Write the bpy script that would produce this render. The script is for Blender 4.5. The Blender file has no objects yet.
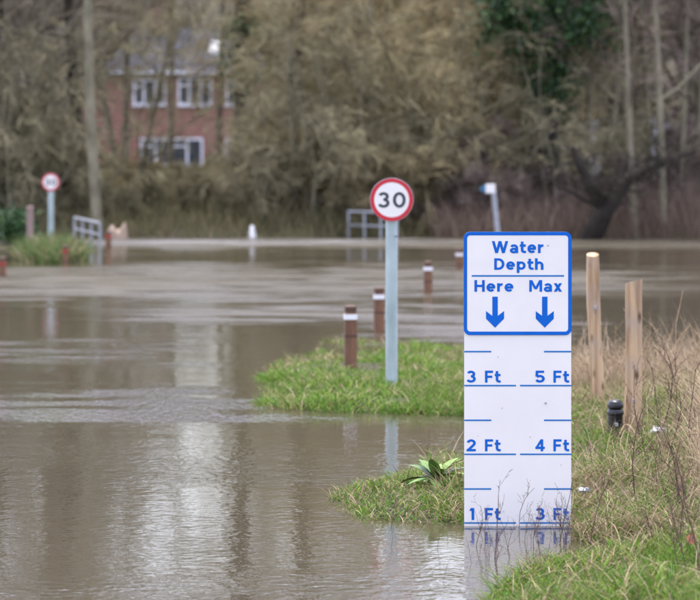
import bpy, math, random
import numpy as np
from mathutils import Vector

# ------------------------------------------------------------------ camera, world, sun, exposure
SC = bpy.context.scene
COL = SC.collection
CAM_H = 1.69          # camera above the flood water
F = 3000.0            # focal length in photo pixels (photo 700 x 600)
HORIZON = 142.0

cam_d = bpy.data.cameras.new("camera")
cam = bpy.data.objects.new("camera", cam_d)
COL.objects.link(cam)
cam.location = (0, 0, CAM_H)
cam.rotation_euler = (math.radians(90), 0, 0)
cam_d.sensor_width = 36
cam_d.lens = 36 * F / 700
cam_d.shift_y = -(300 - HORIZON) / 700
cam_d.clip_end = 3000
cam_d.dof.use_dof = True
cam_d.dof.focus_distance = 13.2
cam_d.dof.aperture_fstop = 4.8
SC.camera = cam

world = bpy.data.worlds.new("World")
SC.world = world
world.use_nodes = True
wn = world.node_tree
wn.nodes.clear()
sky = wn.nodes.new("ShaderNodeTexSky")
sky.sky_type = 'NISHITA'
sky.sun_disc = False
sky.sun_elevation = math.radians(80)
sky.sun_rotation = math.radians(-15)
sky.dust_density = 3.0
hs = wn.nodes.new("ShaderNodeHueSaturation")
hs.inputs['Saturation'].default_value = 0.6
hs.inputs['Hue'].default_value = 0.535
bg = wn.nodes.new("ShaderNodeBackground")
bg.inputs['Strength'].default_value = 0.15
wo = wn.nodes.new("ShaderNodeOutputWorld")
wn.links.new(sky.outputs[0], hs.inputs['Color'])
wn.links.new(hs.outputs[0], bg.inputs['Color'])
wn.links.new(bg.outputs[0], wo.inputs['Surface'])

sun_d = bpy.data.lights.new("sun", 'SUN')
sun_d.energy = 0.6
sun_d.angle = math.radians(25)
sun_d.color = (1.0, 0.96, 0.9)
sun = bpy.data.objects.new("sun", sun_d)
COL.objects.link(sun)
sun.rotation_euler = Vector((0.045, -0.168, -0.985)).to_track_quat('-Z', 'Y').to_euler()

SC.view_settings.view_transform = 'Standard'
SC.view_settings.look = 'None'
SC.view_settings.gamma = 1
SC.view_settings.use_curve_mapping = False
SC.view_settings.exposure = 2.13

SC.cycles.max_bounces = 6
SC.cycles.diffuse_bounces = 3
SC.cycles.glossy_bounces = 3

rng = np.random.default_rng(7)
random.seed(7)


# ------------------------------------------------------------------ helpers
def gp(px, py, z=0.0):
    """ground point seen at a photo pixel -> (x, y)"""
    d = (CAM_H - z) * F / (py - HORIZON)
    return (px - 350) * d / F, d


def px_x(px, d):
    return (px - 350) * d / F


def px_z(py, d):
    return CAM_H - (py - HORIZON) * d / F


def tag(o, label=None, cat=None, group=None, kind=None):
    if label: o['label'] = label
    if cat: o['category'] = cat
    if group: o['group'] = group
    if kind: o['kind'] = kind
    return o


def empty(name, loc, rz=0.0, label=None, cat=None, group=None):
    o = bpy.data.objects.new(name, None)
    o.empty_display_size = 0.1
    COL.objects.link(o)
    o.location = loc
    o.rotation_euler = (0, 0, rz)
    return tag(o, label, cat, group)


def link_mesh(name, me, mat, parent=None):
    o = bpy.data.objects.new(name, me)
    if mat is not None:
        me.materials.append(mat)
    COL.objects.link(o)
    if parent is not None:
        o.parent = parent
    return o


def np_mesh(name, V, Q, T=None, smooth=False, col=None):
    """fast mesh from numpy verts, quads and triangles"""
    me = bpy.data.meshes.new(name)
    V = np.asarray(V, np.float32).reshape(-1, 3)
    Q = np.asarray(Q if Q is not None else np.zeros((0, 4)), np.int32).reshape(-1, 4)
    T = np.asarray(T if T is not None else np.zeros((0, 3)), np.int32).reshape(-1, 3)
    me.vertices.add(len(V))
    me.vertices.foreach_set("co", V.ravel())
    loops = np.concatenate([Q.ravel(), T.ravel()])
    me.loops.add(len(loops))
    me.loops.foreach_set("vertex_index", loops)
    st = np.concatenate([np.arange(len(Q)) * 4, len(Q) * 4 + np.arange(len(T)) * 3]).astype(np.int32)
    me.polygons.add(len(st))
    me.polygons.foreach_set("loop_start", st)
    if smooth:
        me.polygons.foreach_set("use_smooth", np.ones(len(st), bool))
    if col is not None:
        a = me.color_attributes.new("Col", 'FLOAT_COLOR', 'POINT')
        c = np.ones((len(V), 4), np.float32)
        c[:, :3] = col
        a.data.foreach_set("color", c.ravel())
    me.update(calc_edges=True)
    me.validate()
    return me


class MB:
    def __init__(self):
        self.v, self.f = [], []

    def add(self, vs, fs):
        b = len(self.v)
        self.v += [tuple(p) for p in vs]
        self.f += [tuple(b + i for i in f) for f in fs]
        return self

    def box(self, x0, x1, y0, y1, z0, z1, bev=0.0):
        if bev <= 0:
            vs = [(x, y, z) for z in (z0, z1) for y in (y0, y1) for x in (x0, x1)]
            return self.add(vs, [(0, 2, 3, 1), (4, 5, 7, 6), (0, 1, 5, 4), (2, 6, 7, 3), (0, 4, 6, 2), (1, 3, 7, 5)])
        b = bev
        ring = [(x0 + b, y0), (x1 - b, y0), (x1, y0 + b), (x1, y1 - b), (x1 - b, y1), (x0 + b, y1), (x0, y1 - b), (x0, y0 + b)]
        cx, cy = (x0 + x1) / 2, (y0 + y1) / 2
        sx = 1 - 2 * b / (x1 - x0); sy = 1 - 2 * b / (y1 - y0)
        vs = [(x, y, z0) for x, y in ring] + [(x, y, z1 - b) for x, y in ring] + \
             [(cx + (x - cx) * sx, cy + (y - cy) * sy, z1) for x, y in ring]
        fs = [tuple(range(7, -1, -1)), tuple(range(16, 24))]
        for r in (0, 8):
            for i in range(8):
                j = (i + 1) % 8
                fs.append((r + i, r + j, r + 8 + j, r + 8 + i))
        return self.add(vs, fs)

    def tube(self, pts, rads, n=8, cap=True):
        pts = [Vector(p) for p in pts]
        if not hasattr(rads, '__len__'):
            rads = [rads] * len(pts)
        vs = []
        for i, p in enumerate(pts):
            t = (pts[min(i + 1, len(pts) - 1)] - pts[max(i - 1, 0)]).normalized()
            a = t.cross(Vector((0, 1, 0.01)))
            if a.length < 0.1:
                a = t.cross(Vector((1, 0, 0)))
            a.normalize(); b = t.cross(a)
            for k in range(n):
                th = 2 * math.pi * k / n
                vs.append(p + (a * math.cos(th) + b * math.sin(th)) * rads[i])
        fs = []
        for i in range(len(pts) - 1):
            for k in range(n):
                j = (k + 1) % n
                fs.append((i * n + k, i * n + j, (i + 1) * n + j, (i + 1) * n + k))
        if cap:
            fs.append(tuple(range(n - 1, -1, -1)))
            fs.append(tuple((len(pts) - 1) * n + k for k in range(n)))
        return self.add(vs, fs)

    def lathe(self, prof, n=24, axis='z', c=(0, 0, 0)):
        vs = []
        for r, h in prof:
            for k in range(n):
                th = 2 * math.pi * k / n
                if axis == 'z':
                    vs.append((c[0] + r * math.cos(th), c[1] + r * math.sin(th), c[2] + h))
                else:
                    vs.append((c[0] + r * math.cos(th), c[1] + h, c[2] + r * math.sin(th)))
        fs = []
        for i in range(len(prof) - 1):
            for k in range(n):
                j = (k + 1) % n
                fs.append((i * n + k, i * n + j, (i + 1) * n + j, (i + 1) * n + k))
        fs.append(tuple(range(n - 1, -1, -1)))
        fs.append(tuple((len(prof) - 1) * n + k for k in range(n)))
        return self.add(vs, fs)

    def prism_xz(self, outline, y0, y1):
        """outline of (x, z) points extruded along y"""
        n = len(outline)
        vs = [(x, y0, z) for x, z in outline] + [(x, y1, z) for x, z in outline]
        fs = [tuple(range(n)), tuple(range(2 * n - 1, n - 1, -1))]
        for i in range(n):
            j = (i + 1) % n
            fs.append((i, n + i, n + j, j))
        return self.add(vs, fs)

    def build(self, name, mat, parent=None, smooth=False):
        me = bpy.data.meshes.new(name)
        me.from_pydata([tuple(v) for v in self.v], [], self.f)
        import bmesh
        bm = bmesh.new(); bm.from_mesh(me)
        bmesh.ops.recalc_face_normals(bm, faces=bm.faces)
        bm.to_mesh(me); bm.free()
        if smooth:
            me.polygons.foreach_set("use_smooth", [True] * len(me.polygons))
            me.set_sharp_from_angle(angle=math.radians(40))
        me.update()
        return link_mesh(name, me, mat, parent)


def copy_tree(o, parent=None):
    c = o.copy(); COL.objects.link(c)
    if parent is not None:
        c.parent = parent
    for ch in [x for x in bpy.data.objects if x.parent == o]:
        copy_tree(ch, c)
    return c


# ------------------------------------------------------------------ materials
def new_mat(name):
    m = bpy.data.materials.new(name)
    m.use_nodes = True
    nt = m.node_tree
    return m, nt, nt.nodes['Principled BSDF']


def plain(name, col, rough=0.5, var=0.12, scale=6.0, metal=0.0, spec=0.5, stretch=(1, 1, 1), dirt=None, bump=0.0):
    m, nt, p = new_mat(name)
    N, L = nt.nodes, nt.links
    tc = N.new("ShaderNodeTexCoord")
    mp = N.new("ShaderNodeMapping")
    mp.inputs['Scale'].default_value = stretch
    L.new(tc.outputs['Object'], mp.inputs['Vector'])
    nz = N.new("ShaderNodeTexNoise")
    nz.inputs['Scale'].default_value = scale
    nz.inputs['Detail'].default_value = 6
    nz.inputs['Roughness'].default_value = 0.65
    L.new(mp.outputs[0], nz.inputs['Vector'])
    cr = N.new("ShaderNodeValToRGB")
    c2 = dirt if dirt else tuple(c * (1 - 2 * var) for c in col)
    cr.color_ramp.elements[0].color = (*c2, 1)
    cr.color_ramp.elements[1].color = (*[min(c * (1 + var), 0.9) for c in col], 1)
    cr.color_ramp.elements[0].position = 0.3
    cr.color_ramp.elements[1].position = 0.62
    L.new(nz.outputs['Fac'], cr.inputs['Fac'])
    L.new(cr.outputs[0], p.inputs['Base Color'])
    p.inputs['Roughness'].default_value = rough
    p.inputs['Metallic'].default_value = metal
    p.inputs['Specular IOR Level'].default_value = spec
    if bump:
        b = N.new("ShaderNodeBump")
        b.inputs['Strength'].default_value = 0.6
        b.inputs['Distance'].default_value = bump
        L.new(nz.outputs['Fac'], b.inputs['Height'])
        L.new(b.outputs[0], p.inputs['Normal'])
    return m


def vcol_mat(name, rough=0.6, spec=0.25, trans=0.0):
    m, nt, p = new_mat(name)
    N, L = nt.nodes, nt.links
    at = N.new("ShaderNodeVertexColor")
    at.layer_name = "Col"
    L.new(at.outputs['Color'], p.inputs['Base Color'])
    p.inputs['Roughness'].default_value = rough
    p.inputs['Specular IOR Level'].default_value = spec
    if trans > 0:
        tr = N.new("ShaderNodeBsdfTranslucent")
        L.new(at.outputs['Color'], tr.inputs['Color'])
        mx = N.new("ShaderNodeMixShader")
        mx.inputs['Fac'].default_value = trans
        L.new(p.outputs[0], mx.inputs[1]); L.new(tr.outputs[0], mx.inputs[2])
        L.new(mx.outputs[0], N['Material Output'].inputs['Surface'])
    return m


def twig_mat(name, dark, mid, light):
    m, nt, p = new_mat(name)
    N, L = nt.nodes, nt.links
    g = N.new("ShaderNodeNewGeometry")
    cr = N.new("ShaderNodeValToRGB")
    e = cr.color_ramp.elements
    e[0].color = (*dark, 1); e[0].position = 0.0
    e[1].color = (*light, 1); e[1].position = 1.0
    x = e.new(0.62); x.color = (*mid, 1)
    L.new(g.outputs['Random Per Island'], cr.inputs['Fac'])
    L.new(cr.outputs[0], p.inputs['Base Color'])
    p.inputs['Roughness'].default_value = 0.85
    p.inputs['Specular IOR Level'].default_value = 0.15
    return m


M = {}
M['board'] = plain('board_white', (0.79, 0.765, 0.735), 0.35, 0.02, 3, dirt=(0.755, 0.73, 0.70))
M['blue'] = plain('sign_blue', (0.0, 0.115, 0.52), 0.5, 0.04, 8, spec=0.2)
M['line_blue'] = plain('line_blue', (0.01, 0.16, 0.48), 0.5, 0.04, 8, spec=0.2)
M['sign_white'] = plain('sign_white', (0.79, 0.765, 0.735), 0.35, 0.02, 6)
M['red'] = plain('sign_red', (0.55, 0.012, 0.03), 0.4, 0.05, 8)
M['black_digit'] = plain('digit_black', (0.025, 0.035, 0.05), 0.5, 0.05, 8)
M['post_grey'] = plain('post_pale_grey', (0.38, 0.46, 0.47), 0.45, 0.10, 9, dirt=(0.26, 0.33, 0.33), stretch=(1, 1, 0.3))
M['metal'] = plain('galvanised', (0.32, 0.34, 0.37), 0.45, 0.1, 12, metal=0.3)
M['bollard'] = plain('bollard_timber', (0.155, 0.075, 0.038), 0.65, 0.2, 14, stretch=(1, 1, 0.15), bump=0.004)
M['bollard_cap'] = plain('bollard_cap_brown', (0.075, 0.035, 0.02), 0.6, 0.2, 14)
M['reflect_white'] = plain('reflector_white', (0.75, 0.76, 0.78), 0.3, 0.03, 8)
M['reflect_red'] = plain('reflector_red', (0.36, 0.03, 0.025), 0.4, 0.15, 8)
M['black_plastic'] = plain('black_plastic', (0.007, 0.008, 0.011), 0.22, 0.2, 8)
M['hedge_twig'] = twig_mat('twig_olive', (0.13, 0.113, 0.065), (0.265, 0.235, 0.145), (0.42, 0.39, 0.23))
M['bark_pale'] = plain('bark_pale', (0.23, 0.21, 0.145), 0.9, 0.25, 3.0, spec=0.1, dirt=(0.10, 0.095, 0.06), stretch=(1, 1, 0.5))
M['bark_brown'] = plain('bark_brown', (0.17, 0.15, 0.11), 0.9, 0.25, 2.0, spec=0.1, dirt=(0.08, 0.07, 0.05))
M['bark_dark'] = plain('bark_dark', (0.042, 0.036, 0.03), 0.9, 0.3, 2.0, spec=0.1)
M['twig_brown'] = twig_mat('twig_brown', (0.1, 0.085, 0.06), (0.22, 0.19, 0.145), (0.4, 0.36, 0.26))
M['twig_purple'] = twig_mat('twig_purple', (0.1, 0.075, 0.065), (0.215, 0.165, 0.14), (0.36, 0.3, 0.25))
M['twig_willow'] = twig_mat('twig_willow', (0.14, 0.105, 0.065), (0.34, 0.285, 0.16), (0.53, 0.46, 0.255))
M['leaf_ivy'] = vcol_mat('leaf_ivy', 0.5, 0.3, 0.15)
M['grass'] = vcol_mat('grass_blades', 0.7, 0.10, 0.25)
M['roof'] = plain('roof_slate', (0.052, 0.052, 0.062), 0.9, 0.2, 3, spec=0.1)
M['upvc'] = plain('window_white', (0.72, 0.73, 0.76), 0.4, 0.03, 4)
M['render_white'] = plain('render_white', (0.62, 0.63, 0.68), 0.7, 0.05, 2)
M['tan_sack'] = plain('tan_sack', (0.36, 0.27, 0.20), 0.8, 0.15, 5)
M['litter'] = plain('clear_litter', (0.30, 0.33, 0.36), 0.2, 0.3, 60, dirt=(0.16, 0.17, 0.16))
M['weed'] = plain('weed_stem', (0.10, 0.062, 0.05), 0.8, 0.3, 12, spec=0.15)
M['dry_stem'] = plain('dry_stem', (0.30, 0.215, 0.13), 0.8, 0.25, 12, spec=0.15)
M['red_leaf'] = plain('fallen_leaf', (0.20, 0.065, 0.03), 0.7, 0.4, 60)


def glass_mat():
    m, nt, p = new_mat('window_glass')
    p.inputs['Base Color'].default_value = (0.03, 0.035, 0.045, 1)
    p.inputs['Roughness'].default_value = 0.08
    return m


M['glass'] = glass_mat()


def brick_mat():
    m, nt, p = new_mat('red_brick')
    N, L = nt.nodes, nt.links
    tc = N.new("ShaderNodeTexCoord")
    mp = N.new("ShaderNodeMapping")
    mp.inputs['Rotation'].default_value = (math.radians(90), 0, 0)
    L.new(tc.outputs['Object'], mp.inputs['Vector'])
    b = N.new("ShaderNodeTexBrick")
    b.inputs['Color1'].default_value = (0.27, 0.098, 0.060, 1)
    b.inputs['Color2'].default_value = (0.21, 0.070, 0.045, 1)
    b.inputs['Mortar'].default_value = (0.30, 0.26, 0.22, 1)
    b.inputs['Scale'].default_value = 1.0
    b.inputs['Brick Width'].default_value = 0.225
    b.inputs['Row Height'].default_value = 0.075
    b.inputs['Mortar Size'].default_value = 0.008
    L.new(mp.outputs[0], b.inputs['Vector'])
    L.new(b.outputs['Color'], p.inputs['Base Color'])
    p.inputs['Roughness'].default_value = 0.85
    return m


M['brick'] = brick_mat()


def wood_post_mat():
    m, nt, p = new_mat('fence_post_timber')
    N, L = nt.nodes, nt.links
    tc = N.new("ShaderNodeTexCoord")
    mp = N.new("ShaderNodeMapping")
    mp.inputs['Scale'].default_value = (26, 26, 1.6)
    L.new(tc.outputs['Object'], mp.inputs['Vector'])
    nz = N.new("ShaderNodeTexNoise")
    nz.inputs['Scale'].default_value = 1.0; nz.inputs['Detail'].default_value = 5
    L.new(mp.outputs[0], nz.inputs['Vector'])
    cr = N.new("ShaderNodeValToRGB")
    cr.color_ramp.elements[0].color = (0.20, 0.115, 0.06, 1); cr.color_ramp.elements[0].position = 0.3
    cr.color_ramp.elements[1].color = (0.52, 0.37, 0.225, 1); cr.color_ramp.elements[1].position = 0.58
    L.new(nz.outputs['Fac'], cr.inputs['Fac'])
    # knots
    mp2 = N.new("ShaderNodeMapping"); mp2.inputs['Scale'].default_value = (11, 11, 5.5)
    L.new(tc.outputs['Object'], mp2.inputs['Vector'])
    vo = N.new("ShaderNodeTexVoronoi"); vo.inputs['Scale'].default_value = 1.0
    L.new(mp2.outputs[0], vo.inputs['Vector'])
    kr = N.new("ShaderNodeValToRGB")
    kr.color_ramp.elements[0].color = (1, 1, 1, 1); kr.color_ramp.elements[0].position = 0.10
    kr.color_ramp.elements[1].color = (0, 0, 0, 1); kr.color_ramp.elements[1].position = 0.24
    L.new(vo.outputs['Distance'], kr.inputs['Fac'])
    mx = N.new("ShaderNodeMixRGB"); mx.inputs[2].default_value = (0.10, 0.055, 0.03, 1)
    L.new(kr.outputs[0], mx.inputs[0]); L.new(cr.outputs[0], mx.inputs[1])
    # grey weathering and a wet, stained foot
    n2 = N.new("ShaderNodeTexNoise"); n2.inputs['Scale'].default_value = 5
    L.new(tc.outputs['Object'], n2.inputs['Vector'])
    mg = N.new("ShaderNodeMixRGB"); mg.inputs[2].default_value = (0.38, 0.30, 0.24, 1)
    r2 = N.new("ShaderNodeValToRGB"); r2.color_ramp.elements[0].position = 0.5; r2.color_ramp.elements[1].position = 0.75
    L.new(n2.outputs['Fac'], r2.inputs['Fac'])
    L.new(r2.outputs[0], mg.inputs[0]); L.new(mx.outputs[0], mg.inputs[1])
    L.new(mg.outputs[0], p.inputs['Base Color'])
    p.inputs['Roughness'].default_value = 0.8
    p.inputs['Specular IOR Level'].default_value = 0.2
    bp = N.new("ShaderNodeBump"); bp.inputs['Distance'].default_value = 0.012; bp.inputs['Strength'].default_value = 0.7
    L.new(nz.outputs['Fac'], bp.inputs['Height']); L.new(bp.outputs[0], p.inputs['Normal'])
    return m


M['post_wood'] = wood_post_mat()


def terrain_mat():
    m, nt, p = new_mat('wet_ground')
    N, L = nt.nodes, nt.links
    g = N.new("ShaderNodeNewGeometry")
    n1 = N.new("ShaderNodeTexNoise"); n1.inputs['Scale'].default_value = 3.0; n1.inputs['Detail'].default_value = 8
    L.new(g.outputs['Position'], n1.inputs['Vector'])
    cr = N.new("ShaderNodeValToRGB")
    e = cr.color_ramp.elements
    e[0].color = (0.024, 0.019, 0.012, 1); e[0].position = 0.3
    e[1].color = (0.055, 0.052, 0.022, 1); e[1].position = 0.68
    x = e.new(0.5); x.color = (0.040, 0.036, 0.018, 1)
    L.new(n1.outputs['Fac'], cr.inputs['Fac'])
    L.new(cr.outputs[0], p.inputs['Base Color'])
    p.inputs['Roughness'].default_value = 0.8
    p.inputs['Specular IOR Level'].default_value = 0.2
    return m


def water_mat():
    m, nt, p = new_mat('flood_water')
    N, L = nt.nodes, nt.links
    p.inputs['IOR'].default_value = 1.333
    p.inputs['Roughness'].default_value = 0.03
    g = N.new("ShaderNodeNewGeometry")
    pos = g.outputs['Position']
    sep = N.new("ShaderNodeSeparateXYZ"); L.new(pos, sep.inputs[0])

    def math_(op, a, b=None, clamp=False):
        n = N.new("ShaderNodeMath"); n.operation = op; n.use_clamp = clamp
        for i, v in enumerate((a, b)):
            if v is None: continue
            if isinstance(v, (int, float)): n.inputs[i].default_value = v
            else: L.new(v, n.inputs[i])
        return n.outputs[0]

    def noise(scale, stretch, detail=2, rough=0.5):
        mp = N.new("ShaderNodeMapping"); mp.inputs['Scale'].default_value = stretch
        L.new(pos, mp.inputs['Vector'])
        n = N.new("ShaderNodeTexNoise"); n.inputs['Scale'].default_value = scale
        n.inputs['Detail'].default_value = detail; n.inputs['Roughness'].default_value = rough
        L.new(mp.outputs[0], n.inputs['Vector'])
        return n.outputs['Fac']

    # silt in suspension
    cr = N.new("ShaderNodeValToRGB")
    cr.color_ramp.elements[0].color = (0.052, 0.044, 0.028, 1)
    cr.color_ramp.elements[1].color = (0.070, 0.060, 0.040, 1)
    L.new(noise(0.25, (1, 0.6, 1), 3), cr.inputs['Fac'])
    silt = cr.outputs[0]

    def smooth(v, a, b):
        n = N.new("ShaderNodeMapRange"); n.interpolation_type = 'SMOOTHSTEP'
        n.inputs['From Min'].default_value = a; n.inputs['From Max'].default_value = b
        L.new(v, n.inputs['Value'])
        return n.outputs[0]

    # where the wind ruffles the surface: patchy cat's-paws
    cats = smooth(noise(0.55, (0.35, 0.75, 1), 3, 0.6), 0.47, 0.66)
    jit = math_('MULTIPLY', math_('SUBTRACT', noise(1.1, (0.6, 1.2, 1), 4, 0.65), 0.5), 1.7)
    def gust(cx, cy, rx, ry):
        dx = math_('ADD', math_('DIVIDE', math_('SUBTRACT', sep.outputs[0], cx), rx), jit)
        dy = math_('ADD', math_('DIVIDE', math_('SUBTRACT', sep.outputs[1], cy), ry), jit)
        r2 = math_('ADD', math_('MULTIPLY', dx, dx), math_('MULTIPLY', dy, dy))
        return math_('POWER', math_('SUBTRACT', 1.0, r2, clamp=True), 1.3)
    gusts = [(-2.3, 19.3, 2.0, 1.9), (-1.9, 18.3, 2.2, .55), (-1.6, 36.5, 7.0, 6.0), (-.4, 29.5, 2.6, 2.2), (0.0, 50.0, 12, 3.4),
             (1.2, 27.5, 1.4, 3.0), (-2.9, 24.0, 1.6, 1.8)]
    gs = None
    for gq in gusts:
        v = gust(*gq)
        gs = v if gs is None else math_('MAXIMUM', gs, v)
    broken = smooth(noise(1.3, (0.4, 1.3, 1), 3, 0.6), 0.36, 0.60)
    gs = math_('MULTIPLY', gs, broken)
    mask = math_('ADD', math_('MULTIPLY', cats, 0.40), math_('MULTIPLY', gs, 3.2))
    mask = math_('ADD', mask, 0.17)
    # paler grey base colour in noise-broken streaks across the far water
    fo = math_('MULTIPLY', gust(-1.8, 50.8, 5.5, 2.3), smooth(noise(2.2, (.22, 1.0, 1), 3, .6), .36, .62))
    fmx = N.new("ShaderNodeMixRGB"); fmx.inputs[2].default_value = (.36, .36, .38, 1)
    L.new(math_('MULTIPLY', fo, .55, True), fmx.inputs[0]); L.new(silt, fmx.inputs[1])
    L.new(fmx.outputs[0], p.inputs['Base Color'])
    fine = math_('SUBTRACT', noise(19.0, (0.8, 0.9, 1), 2, 0.5), 0.5)
    swell = noise(1.6, (0.6, 1.0, 1), 2, 0.5)
    mid = math_('SUBTRACT', noise(3.6, (0.7, 1.0, 1), 2, 0.5), 0.5)
    h = math_('ADD', math_('MULTIPLY', math_('MULTIPLY', fine, math_('ADD', mask, math_('MULTIPLY', gs, 2.5))), 0.0075), math_('MULTIPLY', swell, 0.0022))
    h = math_('ADD', h, math_('MULTIPLY', math_('MULTIPLY', mid, math_('MINIMUM', mask, 0.8)), 0.008))
    L.new(math_('ADD', math_('MULTIPLY', mask, math_('MULTIPLY', smooth(sep.outputs[1], 19, 38), 0.26)), 0.015, True), p.inputs['Roughness'])
    b = N.new("ShaderNodeBump")
    b.inputs['Strength'].default_value = 1.0
    b.inputs['Distance'].default_value = 1.0
    L.new(h, b.inputs['Height'])
    L.new(b.outputs[0], p.inputs['Normal'])
    return m


M['terrain'] = terrain_mat()
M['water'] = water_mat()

# ------------------------------------------------------------------ terrain and water
LAND = {
    'bank': [(0.30, 7), (0.45, 9), (0.55, 11.07), (0.68, 11.6), (0.88, 12.3), (1.01, 13.1), (0.92, 15.4), (1.0, 17.4), (1.15, 18.5),
             (1.35, 20.3), (2.5, 20.6), (6, 20), (9, 17), (12, 8), (12, -20), (-12, -20), (-6, 3), (-1, 5)],
    'spit': [(0.02, 14.25), (0.06, 13.45), (0.3, 13.3), (0.5, 13.32), (1.1, 13.4), (1.1, 15.3), (0.46, 15.4), (0.2, 14.9)],
    'islet': [(-.60, 20.7), (-.52, 19.2), (-.15, 18.8), (.3, 18.7), (.68, 18.6), (1.2, 18.5), (1.5, 20.5), (1.15, 23.5), (.8, 25.4),
              (-.25, 25.6), (-.5, 23)],
    'left': [(-4.5, 42.6), (-4.2, 41.8), (-4.0, 42.3), (-4.02, 43.5), (-4.3, 45.5), (-4.65, 46.6), (-4.75, 45)],
    'tuft': [(-5.9, 48), (-5.3, 47.6), (-5.1, 48.4), (-5.3, 49.4), (-6.5, 49.4)],
}


def poly_sd(P, X, Y):
    """signed distance, positive inside"""
    P = np.array(P, float)
    d = np.full(X.shape, 1e9); inside = np.zeros(X.shape, bool)
    for a, b in zip(P, np.roll(P, -1, 0)):
        ex, ey = b - a
        wx, wy = X - a[0], Y - a[1]
        t = np.clip((wx * ex + wy * ey) / (ex * ex + ey * ey), 0, 1)
        d = np.minimum(d, np.hypot(wx - ex * t, wy - ey * t))
        c = (a[1] > Y) != (b[1] > Y)
        xi = a[0] + (Y - a[1]) * ex / (ey if abs(ey) > 1e-9 else 1e-9)
        inside ^= c & (X < xi)
    return np.where(inside, d, -d)


def vnoise(X, Y, seed=0):
    r = np.random.default_rng(seed)
    G = r.random((64, 64))
    xi = np.floor(X).astype(int); yi = np.floor(Y).astype(int)
    fx = X - xi; fy = Y - yi
    fx = fx * fx * (3 - 2 * fx); fy = fy * fy * (3 - 2 * fy)
    g = lambda i, j: G[i % 64, j % 64]
    return (g(xi, yi) * (1 - fx) + g(xi + 1, yi) * fx) * (1 - fy) + (g(xi, yi + 1) * (1 - fx) + g(xi + 1, yi + 1) * fx) * fy - 0.5


def sstep(a, b, v):
    t = np.clip((v - a) / (b - a), 0, 1)
    return t * t * (3 - 2 * t)


def height(X, Y):
    X = np.asarray(X, float); Y = np.asarray(Y, float)
    nz = vnoise(X * 1.7, Y * 0.9, 1) * 0.6 + vnoise(X * 4.1, Y * 2.6, 2) * 0.4
    fine = vnoise(X * 9, Y * 7, 3)
    h = np.full(X.shape, -0.55)
    for k, top, slope in (('bank', 0.17, 0.28), ('spit', 0.06, 0.22), ('islet', 0.042, 0.13), ('left', 0.10, 0.15), ('tuft', .08, .15)):
        sd = poly_sd(LAND[k], X, Y) + nz * (.27 if k in ('islet', 'spit') else .18)
        hh = np.minimum(np.where(sd > 0, top * (1 - np.exp(-sd * slope / top)), sd * slope), top)
        h = np.maximum(h, np.maximum(hh, -0.55) + np.where(sd > 0, 1, 0) * (fine * 0.018 + nz * 0.05 * np.clip(sd * 3, 0, 1)))
    # far bank, woods and a low hill behind, gentle rise far off to the sides
    n2 = vnoise(X * 0.45, Y * 0.3, 5)
    edge = 53.4 - 1.0 * sstep(2, 7, X) + n2 * 1.6 + vnoise(X * 1.3, Y * 0.5, 6) * 1.5
    far = np.minimum((Y - edge) * 0.14, 0.45) + 0.25 * n2 * sstep(2, 8, Y - edge)
    far = far + 16.0 * sstep(150, 290, Y)
    h = np.where(Y > 30, np.maximum(h, np.maximum(far, -0.55)), h)
    h = h - .17 * np.exp(-((Y - 12.2 - .25 * np.sin(X * 2.3)) / .16) ** 2) * sstep(.75, 1.0, X) * sstep(2.6, 2.0, X)
    h = h - .035 * sstep(22.2, 24.5, Y) * (Y < 28) - .10 * np.clip(vnoise(X * 2.6, Y * 1.1, 41) - .12, 0, 1) * ((Y > 17) & (Y < 28))
    side = np.minimum((np.abs(X) - 34) * 0.06, 1.5)
    h = np.maximum(h, np.maximum(side, -0.55))
    return h


def stretch_axis(lo, hi, step, far_lo, far_hi, g=1.13):
    a = list(np.arange(lo, hi, step))
    s, v = step, a[-1]
    while v < far_hi:
        s *= g; v += s; a.append(v)
    s, v = step, a[0]
    while v > far_lo:
        s *= g; v -= s; a.insert(0, v)
    return np.array(a)


xs = stretch_axis(-1.2, 4.2, 0.055, -1500, 1500)
ys = np.concatenate([stretch_axis(10.0, 27.0, 0.075, -300, 27.0)[:-1], np.arange(27, 62, 0.3), 62 + np.cumsum(0.3 * 1.09 ** np.arange(75))])
ys = ys[np.concatenate([[True], np.diff(ys) > 1e-4])]
GX, GY = np.meshgrid(xs, ys)
GZ = height(GX, GY)
nx, ny = len(xs), len(ys)
idx = np.arange(nx * ny).reshape(ny, nx)
Q = np.stack([idx[:-1, :-1], idx[:-1, 1:], idx[1:, 1:], idx[1:, :-1]], -1).reshape(-1, 4)
ground = link_mesh('ground', np_mesh('ground', np.stack([GX, GY, GZ], -1), Q, smooth=True), M['terrain'])
tag(ground, kind='structure')

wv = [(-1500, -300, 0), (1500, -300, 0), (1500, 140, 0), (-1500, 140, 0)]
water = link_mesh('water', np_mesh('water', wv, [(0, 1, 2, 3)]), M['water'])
tag(water, kind='structure')


# ------------------------------------------------------------------ tube bundles (trunks, limbs, twigs)
def norm(v):
    return v / np.maximum(np.linalg.norm(v, axis=-1, keepdims=True), 1e-9)


def grow(r, start, d, length, K, wob, up):
    P = [start]; d = norm(d)
    step = (length / K)[:, None]
    for k in range(K):
        d = norm(d + r.normal(0, wob, d.shape) + np.array([0, 0, 1.0]) * up)
        P.append(P[-1] + d * step)
    return np.stack(P, 1)


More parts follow.
